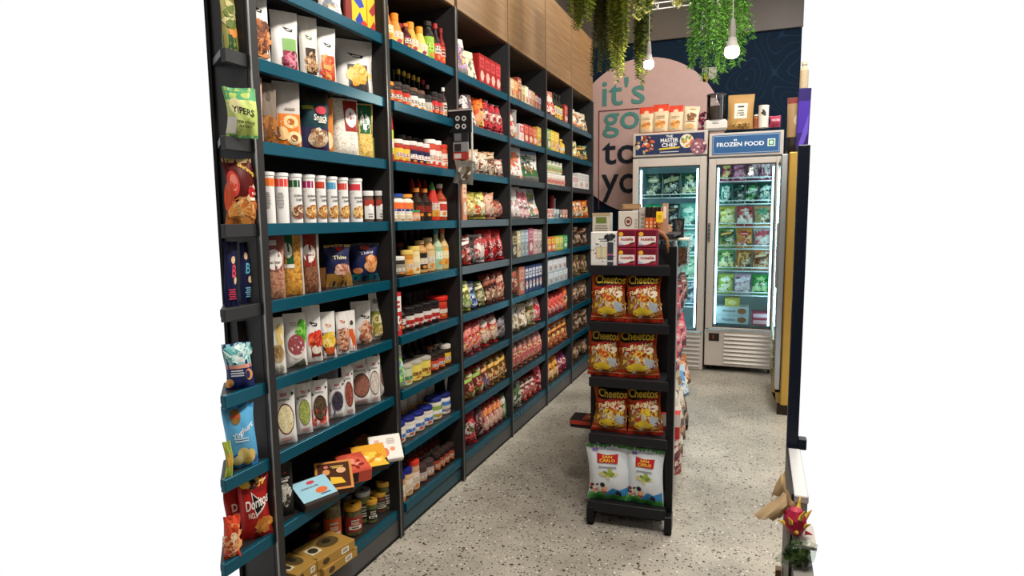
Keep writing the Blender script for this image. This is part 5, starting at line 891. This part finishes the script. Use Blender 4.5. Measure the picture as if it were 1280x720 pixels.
art2 = [('r', -.49, .04, .49, .96, '9fb4c8'), ('r', -.482, .07, .482, .93, '2f5f94'), ('t', 'FROZEN FOOD', -.08, .5, .7, .22, 'eef4f8'), ('e', -.165, .72, .011, .045, 'eef4f8'), ('e', -.14, .72, .011, .045, 'eef4f8'), ('r', .32, .32, .43, .7, 'e8f0ea'), ('r', .335, .37, .415, .65, '2f8a5a'), ('e', .375, .51, .028, .1, 'cfe8d8')]
fzL, shL = freezer(790, 881.5, 798, 873, ('28355c', art1), 'left upright freezer with a dark food photo header', 208, 411, (247, 286, 320, 352, 384), 0)
fzR, shR = freezer(883.5, 975, 893, 967, ('2f5f94', art2), 'right upright freezer with a blue FROZEN FOOD header', 205, 410, (226, 255, 284, 312, 340, 371), 0)
FB = {('R', 0): [('magenta and yellow', 'b83a6a', 'e0c84a'), ('pink striped', 'c9407a', 'e8a0c0'), ('purple red', '8a3a6a', 'd0b0c8'), ('rose and white', 'c05a7a', 'e8e0e4')],
      ('R', 1): [('teal green flowered', '1f7a6a', 'cfe8dc'), ('dark green', '0f3a34', '2a6a5a'), ('green and black', '143a34', '3aa04a'), ('deep green daisy', '1a5a4a', 'e0f0e8')],
      ('R', 2): [('yellow green', 'b8b04a', 'e8e0a0'), ('red and cream', 'b84a4a', 'e8dcd0'), ('pale orange', 'c99a6a', '4a9a7a')], ('R', 3): [('green and orange', '5a8a4a', 'e0a05a'), ('golden orange', 'c98a3a', 'c9403a'), ('white and red', 'cfc0bc', 'c94a5a')],
      ('R', 4): [('green and yellow', '6aa05a', 'e8e0a0'), ('brown and orange', '9a6a3a', 'e0a86a'), ('orange striped', 'c97a4a', 'e8c8a0')], ('R', 5): [('lime and white', 'a8b84a', 'e8e8d0'), ('pink and white', 'c9a0b8', 'e8e0e8'), ('leafy green', '3a9a4a', 'bfe0a0')],
      ('L', 0): [('dark herb', '26443a', 'a8a47a'), ('black and olive', '1c2a28', 'b8b48a'), ('green topped', '1f5a44', 'd8d4a0')], ('L', 1): [('bright green', '2a8a5a', 'c9d8a8'), ('dark navy noodle', '1e2c34', '8a7a5a'), ('pale teal', '6ab8a0', 'd8ecd8')],
      ('L', 2): [('teal', '2a7a74', 'b8dcd4'), ('dark green', '16403a', '7aa08a'), ('mint', '8acbb4', 'e0f0e8')], ('L', 3): [('blue green', '1f5a6a', '9ac8cc'), ('deep teal', '14444a', '6aa8a0'), ('pale green', '7ab88a', 'dcecd0')], ('L', 4): [('navy', '1c2c4a', '8aa0c0'), ('dark blue', '1a3050', 'a0b8d0'), ('grey blue', '5a7a94', 'd0dce4')]}
for side, sh in (('L', shL), ('R', shR)):
    for i, (z, xa, xb) in enumerate(sh):
        L_ = FB.get((side, i))
        wd = (xb-xa-.05)/len(L_)
        for j, (lk, A, Bc) in enumerate(L_):
            hgt = .2 if side == 'R' else .25
            mb = pillow('frozen_food_bag', wd*.98, hgt, .1, M(A, .3), gen_art('pillow', dict(A=A, B=Bc, C=[Bc, A, 'e8e0d0'], D='e8e8e0'), i*3+j), None, i*7+j)
            if A == '143a34': mb.art(lambda u, v, off=0: (wd*.9*u, -.055-off, hgt*v), wd, hgt, [('t', 'Hormel', 0, .6, .9, .2, 'e8f4ec', .2)])
            o = mb.build('frozen_food_bag', None, (xa+.025+wd*(j+.5), YF+.19, z+.006), (-.12, 0, 0)); tag(o, f'{lk} frozen food bag, {ORD[i]} wire shelf down, {"left" if side == "L" else "right"} freezer', 'frozen food', 'frozen food bags in the freezers')
z0 = fz(930, 409).z+.012; xa, xb = shR[0][1], shR[0][2]
for (lk, xx, w_, zz, h_, A, art) in (('long pale ice cream carton, lower one on right freezer floor', .02, .36, 0, .085, 'b4c4cc', [('t', 'Pistachio', -.1, .5, .4, .3, '3a4a54'), ('e', .3, .5, .14, .34, '8a5a3a')]), ('long pale ice cream carton, upper one on right freezer floor', .02, .36, .088, .085, 'bccad0', [('t', 'Almond', -.1, .5, .4, .3, '3a4a54'), ('e', .3, .5, .14, .34, '9a6a44')]),
                                 ('red dessert carton at the right freezer floor, lower one', .4, .19, 0, .06, '9a2a3a', [('r', -.4, .2, .4, .8, 'c9a0a8')]), ('magenta dessert carton at the right freezer floor, upper one', .4, .19, .063, .06, 'a83a5a', [('r', -.4, .2, .4, .8, 'd0b8c4')]), ('yellow pasta bag box standing on ice cream cartons', .12, .16, .176, .08, 'c9b85a', [('e', 0, .5, .3, .3, 'e8dc9a')])):
    k_ = (xb-xa)/.6; mb = carton(w_*k_*.95, h_, .2, A, art); o = mb.build('dessert_carton', None, (xa+(xx+w_/2)*k_, YF+.2, z0+zz)); tag(o, lk, 'carton')
for nm, fr_ in (('freezer_interior_light', shL), ('freezer_interior_light', shR)):
    pass
# goods on top of the freezers
zT = fz(835, 165).z+.001
def top(px0, px1, py, y=.12): 
    P0, P1 = B(px0, py+12, 1, YF+y), B(px1, py+12, 1, YF+y); return (P0.x+P1.x)/2, P1.x-P0.x, B((px0+px1)/2, py, 1, YF+y).z-zT
zT2 = fz(835, 167).z
for i, (a_, b_, py) in enumerate(((799, 817, 134), (816, 836, 130.5), (835, 854, 132))):
    x, w_, h = top(a_, b_, py); mb = pouch('biscuit_bag', w_, h, .09, 'd8c4a4', [('r', -.49, .76, .49, 1, 'd0442c'), ('e', 0, .8, .16, .06, 'e8c8a8'), ('r', -.49, .0, .49, .06, 'c8503c'), ('l', -.35, .5, .35, .62, 2, 'a08868'), ('e', 0, .32, .32, .1, 'c9884a'), ('s', 0, .32, .3, .1, 10, .02, ['e0a860', 'b8743a'])], seed=i)
    o = mb.build('biscuit_bag', None, (x, YF+.12, zT)); tag(o, f'cream biscuit bag with red top on left freezer, {["leftmost", "middle one", "rightmost"][i]} of three', 'bag', 'red topped biscuit bags on the freezer')
x, w_, h = top(853, 872, 133); mb = pouch('biscuit_bag', w_, h, .09, 'dccfb0', [('l', -.2, .86, .3, .92, 1, 'c0402c'), ('s', 0, .6, .3, .14, 16, .016, ['6a4a34', '8a5a3a']), ('e', 0, .22, .3, .1, 'c9a06a'), ('l', -.3, .38, .3, .44, 1, '6a4a34')]); o = mb.build('biscuit_bag', None, (x, YF+.12, zT), (0, .08, 0)); tag(o, 'cream bag with brown cookie picture right of the red topped bags', 'bag')
x, w_, h = top(872, 881, 140); mb = MB(); rd_ = random.Random(3)
for i in range(40):
    a = rd_.uniform(0, 2*PI); r = rd_.uniform(.01, .04); zz = rd_.uniform(.02, h); mb.box(r*math.cos(a)-.01, r*math.cos(a)+.01, r*math.sin(a)-.01, r*math.sin(a)+.01, zz-.012, zz+.012, ['8a2a54', 'a83a6a', '6a1c40'][i % 3], .004)
mb.box(-.04, .04, -.04, .04, 0, .03, '5a1c3a', .004); o = mb.build('magenta_bouquet', None, (x, YF+.2, zT)); tag(o, 'small magenta tinsel bouquet between bags and dispenser', 'bouquet')
# cup dispenser
x, w_, h = top(881, 910, 119); d_ = empty('glass_dispenser', (x, YF+.15, zT)); tag(d_, 'glass cylinder dispenser on a white base on the freezers', 'dispenser')
mb = MB(); hb_ = h*.3; mb.box(-w_/2, w_/2, -.08, .08, 0, hb_, M('d6d4d0', .35), .02); mb.box(-.03, .03, -.0812, -.08, hb_*.6, hb_*.7, '8a8884'); mb.build('base', d_)
mb = MB(); mb.lathe([(w_*.42, hb_), (w_*.42, h)], 24, GLASS); mb.lathe([(w_*.40, h), (w_*.40, hb_)], 24, GLASS); mb.build('glass_cylinder', d_); mb = MB(); mb.lathe([(0, h-.004), (w_*.43, h-.004), (w_*.43, h+.01), (0, h+.014)], 24, M('3a3a3c', .3)); mb.build('lid', d_)
mb = MB(); mb.lathe([(0, hb_), (w_*.3, hb_), (w_*.28, h*.7), (0, h*.7)], 16, '4a3a38'); mb.build('contents', d_)
x, w_, h = top(909, 942, 118.5); mb = pouch('kraft_pouch', w_, h, .1, M('b08a52', .45), [('r', -.24, .3, .26, .74, 'e2dccc'), ('r', -.12, .62, .14, .67, '3a342c'), ('l', -.18, .36, .2, .56, 3, '6a6254'), ('s', 0, .12, .34, .08, 18, .02, ['d8b070', '8a6434'])]); o = mb.build('kraft_pouch', None, (x, YF+.12, zT), (0, .02, 0)); tag(o, 'large kraft stand-up pouch with cream label on right freezer', 'pouch')
x, w_, h = top(941, 949, 143); b_, c_ = bottle_parts(w_/2, h, 'a0623a', 'e0d8d0', '8a4a34', shape='mayo'); o = b_.build('small_bottle', None, (x, YF+.14, zT)); c_.build('cap', o); tag(o, 'small brown bottle with white cap beside the kraft pouch', 'bottle')
x, w_, h = top(948, 961, 132); b_, c_ = tubcan(w_/2, h, 'e2ddd4', 'e8e4dc', [('e', 0, .66, .16, .06, '4a463e'), ('s', 0, .66, .2, .1, 6, .014, ['3a362e'])]); o = b_.build('white_canister', None, (x, YF+.12, zT)); c_.build('lid', o); tag(o, 'white cylindrical canister with dark emblem on right freezer', 'canister')
x, w_, h = top(961, 976, 145); mb = pillow('snack_bag', w_, h, .08, 'a83a54', [('r', -.4, .5, .4, .7, 'd8a0ac')], 'c06a80'); o = mb.build('snack_bag', None, (x, YF+.12, zT)); tag(o, 'crimson bag at the right end of the freezer top', 'bag')
# ------------------------------------------------------------------ golden drinks fridge at the right, standing stock on it
GOLD = M('c09a4a', .3, .55); SIL = M('a9adb0', .25, .6)
gf = empty('drinks_fridge', (.2, 5.2, 0)); tag(gf, 'golden upright drinks fridge at the right edge, seen side on', 'fridge')
zg = B(985, 190, 1, 5.2).z
mb = MB(); mb.box(.0, .125, 0, 1.0, .08, zg, GOLD, .008); mb.build('cabinet_body', gf)
mb = MB(); zc = B(985, 490, 1, 5.2).z
mb.box(-.05, -.004, .03, .97, zc, zg-.01, SIL, .006); mb.box(-.053, -.05, .12, .88, zc+.08, zg-.1, M('22262a', .1)); dr = mb.build('door', gf); mb = MB(); mb.box(-.066, -.05, .05, .075, 1.0, 1.5, SIL, .004); mb.build('handle', dr)
mb = MB(); pr = [(-.06, zc-.02), (.0, zc-.02), (.0, .1), (-.03, .1), (-.045, .25), (-.056, .4)]; mb.prism(pr, 1, .03, .97, M('8a7644', .35, .4))
for q in range(7): mb.box(-.064, -.05, .1, .9, .3+q*.045, .312+q*.045, M('b8a068', .3, .5))
mb.build('grille', gf)
mb = MB(); mb.box(-.02, .11, .02, .06, 0, .08, '2a2418'); mb.box(-.02, .11, .94, .98, 0, .08, '2a2418'); mb.build('foot', gf)
a = B(984, 150, 1, 5.3); mb = pouch('coffee_bag', .13, .5, .09, 'a88a62', [('r', -.5, .0, .5, .3, '2a2422'), ('e', .1, .6, .2, .1, 'd8c8a8')], top='8a3a34'); o = mb.build('coffee_bag', None, (.245, 5.42, zg), (0, 0, -.1)); o.scale = (1, 1, .86); tag(o, 'tan bag with dark foot standing on the golden fridge', 'bag')
mb = carton(.085, .46, .12, M('2e1f6a', .25), [('r', -.45, .3, .45, .8, '4a2fa8'), ('p', [(-.3, .1), (.4, .6), (.4, .3), (.0, .05)], '6a52c8'), ('r', -.5, 0, .5, .06, '16131e')]); o = mb.build('purple_carton', None, (.283, 5.28, zg), (0, .02, 0)); tag(o, 'tall deep purple carton standing on the golden fridge', 'carton')
b_, c_ = bottle_parts(.03, .2, 'c9b898', 'd8ccb4', shape='squat'); o = b_.build('tan_bottle', None, (.285, 5.28, zg+.462)); c_.build('cap', o); tag(o, 'beige bottle on top of the purple carton', 'bottle')
# ------------------------------------------------------------------ near counter at the right edge
NAVY = M('1b2333', .35)
def P1(px, py, Y): return B(px, py, 1, Y)
fr_ = empty('metal_display_frame', (P1(986, 600, 1.65).x, 1.65, 0)); tag(fr_, 'dark navy metal frame rising from the counter at the right edge', 'frame'); fx = fr_.location.x
zp0 = P1(986, 612, 1.65).z; zp1 = P1(994, 182, 1.65).z
mb = MB(); mb.box(-.009, .017, -.012, .012, zp0, zp1, NAVY, .002); mb.build('post', fr_)
mb = MB(); zq = P1(994, 553, 1.65).z; mb.box(.017, .036, -.012, .012, zq-.014, zq+.014, NAVY, .002); mb.build('cross_rail', fr_)
zc1 = P1(984, 562, 1.6).z
ct = empty('counter', (P1(984, 562, 1.6).x, 1.34, 0)); tag(ct, 'pale topped counter with a dark edged end panel, right foreground', 'counter')
mb = MB(); mb.box(.002, .030, 0, .28, zc1-.018, zc1-.002, M('cfd0d0', .3), .002); mb.build('counter_top', ct)
mb = MB(); mb.box(-.002, .003, .0, .28, zc1-.4, zc1, M('3a3a3c', .35, .3)); mb.build('edge_trim', ct)
mb = MB(); mb.box(.003, .028, 0, .28, .0, zc1-.018, M('8c8983', .45)); mb.build('end_panel', ct)
mb = MB(); mb.box(-.016, -.004, .24, .262, 0, zc1-.3, M('7a5a3a', .5)); mb.build('wood_leg', ct)
dc = P1(993, 653, 1.28); dh = P1(990, 692, 1.24); cx_, cy_2 = ct.location.x, ct.location.y
mb = MB(); mb.box(.0, .04, 1.25-cy_2, 0, dc.z-.036, dc.z-.030, M('b8b4ac', .4)); mb.build('step_shelf', ct)
mb = MB(); mb.box(.0, .035, 1.2-cy_2, 0, dh.z-.036, dh.z-.030, M('8c8983', .4)); mb.box(.003, .006, 1.2-cy_2, 0, dh.z-.2, dh.z-.036, '3a3a3c'); mb.build('step_shelf', ct)
mb = MB()
def sheet(P, m, t=.0012):
    A, C, D, E_ = [Vector(p) for p in P]
    def f(u, v, o=0):
        p = A.lerp(C, u).lerp(D.lerp(E_, u), v); return p+Vector((0, -.010*math.sin(PI*u)*math.sin(PI*v)+o, .003*math.sin(9*u+4*v)))
    mb.grid(lambda u, v: f(u, v), 10, 10, m, 0, 1, 0, 1); mb.grid(lambda u, v: f(u, v, t), 10, 10, m, 0, 1, 0, 1)
KR = M('c4a880', .6)
q = lambda px, py, Y: tuple(P1(px, py, Y))
sheet((q(940, 646, 1.34), q(958, 650, 1.30), q(983, 614, 1.31), q(984, 632, 1.28)), KR); sheet((q(958, 650, 1.30), q(974, 649, 1.32), q(984, 632, 1.28), q(984, 634, 1.32)), M('ad9068', .6))
sheet((q(964, 622, 1.33), q(983, 616, 1.31), q(972, 600, 1.33), q(981, 589, 1.33)), M('b89c72', .6)); sheet((q(983, 612, 1.30), q(996, 634, 1.32), q(983, 630, 1.29), q(990, 646, 1.32)), M('b49a74', .6))
o = mb.build('paper_bag'); tag(o, 'crumpled kraft paper bag poking out beside the counter edge', 'bag')
mb = MB(); mb.lathe([(0, -.028), (.012, -.024), (.02, -.008), (.02, .008), (.012, .024), (0, .03)], 14, M('b02444', .4))
for i in range(12):
    a = i*2.4; zz = -.02+.04*i/12; b = Vector((.018*math.cos(a), .018*math.sin(a), zz)); e = b*1.7+Vector((0, 0, .012)); mb.tube([b, (b+e)/2+Vector((0, 0, .001)), e], .005, ['c9384e', 'd8b83a', 'c8a23c'][i % 3], 5, .001)
o = mb.build('dragon_fruit', None, (dc.x+.002, 1.285, dc.z)); tag(o, 'red fruit with yellow tipped scales at the right edge', 'fruit')
mb = pillow('herb_bag', .06, .06, .022, glassmat('plastic_film', (.8, .84, .8, 1), .15), []); mb.art(lambda u, v, off=0: (.05*u, .002*math.sin(40*u)-off, .05*v+.004), .05, .05, [('s', 0, .5, .42, .42, 40, .008, ['4a6a34', '7a9a52', '2f4a24'])])
o = mb.build('herb_bag', None, (dh.x, 1.24, dh.z-.029), (-.3, .35, 0)); tag(o, 'clear plastic bag of green herbs at the bottom right', 'bag')
# ------------------------------------------------------------------ ceiling wire grid, hanging greenery and bulbs
gz = 2.86; WG = M('d2cdc6', .4); g = empty('ceiling_wire_grid', (0, 0, gz)); tag(g, 'white wire grid hung under the ceiling, carrying greenery and bulbs', 'grid')
mb = MB(); e0, e1 = B(800, 10, 2, gz), B(972, -2, 2, gz); yb = (e0.y+e1.y)/2; xa, xb = e0.x, .16
for i in range(10): x = xa+(xb-xa)*i/9; mb.tube([(x, 2.6, 0), (x, yb, 0), (x, yb+.004, .04)], .0035, WG, 5)
y = yb
while y > 2.6: mb.tube([(xa, y, .004), (xb, y, .004)], .0035, WG, 5); y -= .2
mb.tube([(xa, yb, .04), (xb, yb, .04)], .004, WG, 5); mb.build('wire_mesh', g)
mb = MB()
for x in (xa+.05, xb-.05):
    for yy in (2.7, yb-.05): mb.tube([(x, yy, 0), (x, yy, 4.1-gz)], .002, WG, 4)
mb.build('suspension_wire', g)
def vine(mb, x, y, z0, z1, style, rd, m):
    n = max(6, int((z0-z1)/.011)); wx, wy, ph = rd.uniform(-.03, .03), rd.uniform(-.03, .03), rd.uniform(0, 6); pts = []
    for i in range(n+1):
        t = i/n; pts.append(Vector((x+wx*math.sin(t*3+ph)*t+wx*t, y+wy*math.sin(t*2.4+ph), z0+(z1-z0)*t)))
    mb.tube(pts[::4]+[pts[-1]], .0016, m[0], 4, cap=False)
    for i, p in enumerate(pts):
        t = i/n
        if style == 'A':
            for s in range(3):
                a = i*1.3+s*2.1; L = .046*(1-.45*t)*rd.uniform(.8, 1.2); d = Vector((math.cos(a), math.sin(a), -.35)).normalized(); sd = d.cross(Vector((0, 0, 1))).normalized()*L*.36
                mb.add([p, p+d*L*.5+sd, p+d*L, p+d*L*.5-sd], [(0, 1, 2), (0, 2, 3)], m[1+(i+s) % (len(m)-1)])
        else:
            for s in range(3):
                a = rd.uniform(0, 2*PI); L = .055*(1-.45*t)*rd.uniform(.6, 1.2); d = Vector((math.cos(a), math.sin(a), -.9+rd.uniform(-.3, .5))).normalized(); sd = d.cross(Vector((.3, .2, 1))).normalized()*L*.1
                e = p+d*L; mb.add([p, p+d*L*.5+sd, e, p+d*L*.5-sd], [(0, 1, 2), (0, 2, 3)], m[1+(i+s) % (len(m)-1)])
                for s2 in (-1, 1): q_ = p+d*L*.5; e2 = q_+d*L*.35+sd*s2*5; mb.add([q_, q_+(e2-q_)*.5+Vector((0, 0, .003)), e2], [(0, 1, 2)], m[1+(i+s+1) % (len(m)-1)])
GA = [M('4a5a24', .5), M('8a9a3a', .45), M('b0ba52', .45), M('66782e', .45), M('ccca68', .45)]; GD = [M('3a4420', .5), M('5a5e28', .5), M('4a5a26', .5), M('72763a', .5)]; GB_ = [M('2f5a1c', .5), M('4a8a2a', .45), M('6aa83a', .45), M('3a7424', .45), M('84b84a', .45)]
PL = [('leafy garland trailing before the oak cabinets, leftmost', 'A', GA, 4.3, [(718, 40), (724, 44), (728, 36), (733, 28), (714, 20), (737, 22)]), ('dark olive garland hanging behind the bright one', 'A', GD, 4.7, [(745, 60), (752, 70), (758, 62), (764, 82), (771, 75), (748, 95), (755, 92), (740, 30)]),
      ('bright yellow green garland in the left cluster', 'A', GA, 4.0, [(769, 62), (773, 58), (777, 55), (765, 48), (781, 60), (771, 105), (775, 90), (767, 95)]), ('slim garland hanging just left of the left bulb', 'A', GD[:3]+[GA[1]], 4.1, [(799, 100), (802, 106), (805, 98), (797, 80), (800, 60), (808, 50)]),
      ('short yellow tuft above the left bulb', 'A', GA, 3.7, [(798, 18), (802, 25), (806, 14), (795, 10), (809, 9)]), ('tiny tuft on the wire grid, mid frame', 'A', GA, 3.6, [(853, 9), (857, 5), (850, 3)]),
      ('feathery green fern bunch in the right cluster, left part', 'B', GB_, 3.5, [(866, 60), (870, 75), (874, 104), (878, 90), (883, 60), (888, 80), (880, 100), (872, 40), (892, 50), (885, 30), (868, 88)]), ('feathery green fern bunch behind the right bulb', 'B', GB_, 3.3, [(898, 60), (903, 105), (908, 95), (913, 85), (918, 78), (924, 60), (930, 40), (928, 55), (895, 40), (901, 85), (910, 50), (920, 70)])]
for lk, st, m, Y, L_ in PL:
    r0 = B(L_[0][0], L_[0][1], 1, Y); zt0 = 3.3 if st == 'A' and Y > 3.95 else gz-.01; o0 = empty('hanging_plant', (r0.x, Y, zt0)); tag(o0, lk, 'plant', 'artificial greenery hung from the wire grid'); rd_ = random.Random(int(Y*10)+len(L_))
    if st == 'A' and Y > 3.95: mb = MB(); mb.tube([(0, 0, -.02), (0, 0, 4.1-zt0)], .0025, WG, 5); mb.tube([(-.15, 0, 0), (.15, 0, 0)], .003, WG, 5); mb.build('hanging_wire', o0)
    for px, py in (L_*2 if st == 'A' else L_):
        px += rd_.uniform(-3, 3); py -= rd_.uniform(0, 10)
        yy = Y+rd_.uniform(-.08, .08); p = B(px, py, 1, yy); mb = MB(); vine(mb, p.x-r0.x, yy-Y, 0, p.z-zt0, st, rd_, m); mb.build('vine', o0)
def bulb(px, py, Y, lk, power):
    p = B(px, py, 1, Y); o = empty('pendant_bulb', (p.x, Y, p.z)); tag(o, lk, 'lamp', 'pendant bulbs under the wire grid')
    mb = MB(); mb.tube([(0, 0, .12), (0, 0, gz-p.z)], .003, M('6c6a66', .5), 6); mb.build('cord', o)
    mb = MB(); mb.lathe([(0, .13), (.009, .13), (.012, .10), (.014, .075), (.014, .055), (.016, .05)][::-1], 16, M('8c8984', .5)); mb.build('socket', o)
    mb = MB(); mb.lathe([(.0165, .055), (.019, .04), (.027, .015)], 20, M('a8a49e', .5)); mb.build('bulb_collar', o)
    mb = MB(); mb.lathe([(.027, .015), (.031, 0), (.029, -.015), (.019, -.026), (0, -.031)], 20, M('fff2dc', emit=14)); mb.build('glass_bulb', o)
    l = bpy.data.lights.new('bulb_light', 'POINT'); l.energy = power; l.color = (1, .86, .66); l.shadow_soft_size = .03; lo = bpy.data.objects.new('bulb_light', l); COL.objects.link(lo); lo.parent = o; lo.location = (0, 0, -.07)
bulb(811, 80, 3.9, 'smaller glowing bulb left, before the pink sign', 7); bulb(915, 64, 2.9, 'larger glowing bulb hanging before the right fern', 5)
# small sign on the back wall behind fern
a = B(885, 92, 1, 7.19); mb = MB(); mb.box(a.x-.06, a.x+.09, 7.17, 7.198, a.z-.06, a.z+.06, M('a8a49e', .5), .004); mb.box(a.x-.05, a.x+.0, 7.165, 7.17, a.z-.09, a.z+.0, 'b0923a', .002); o = mb.build('wall_box'); tag(o, 'small pale wall box with a gold tag behind the right fern', 'box')
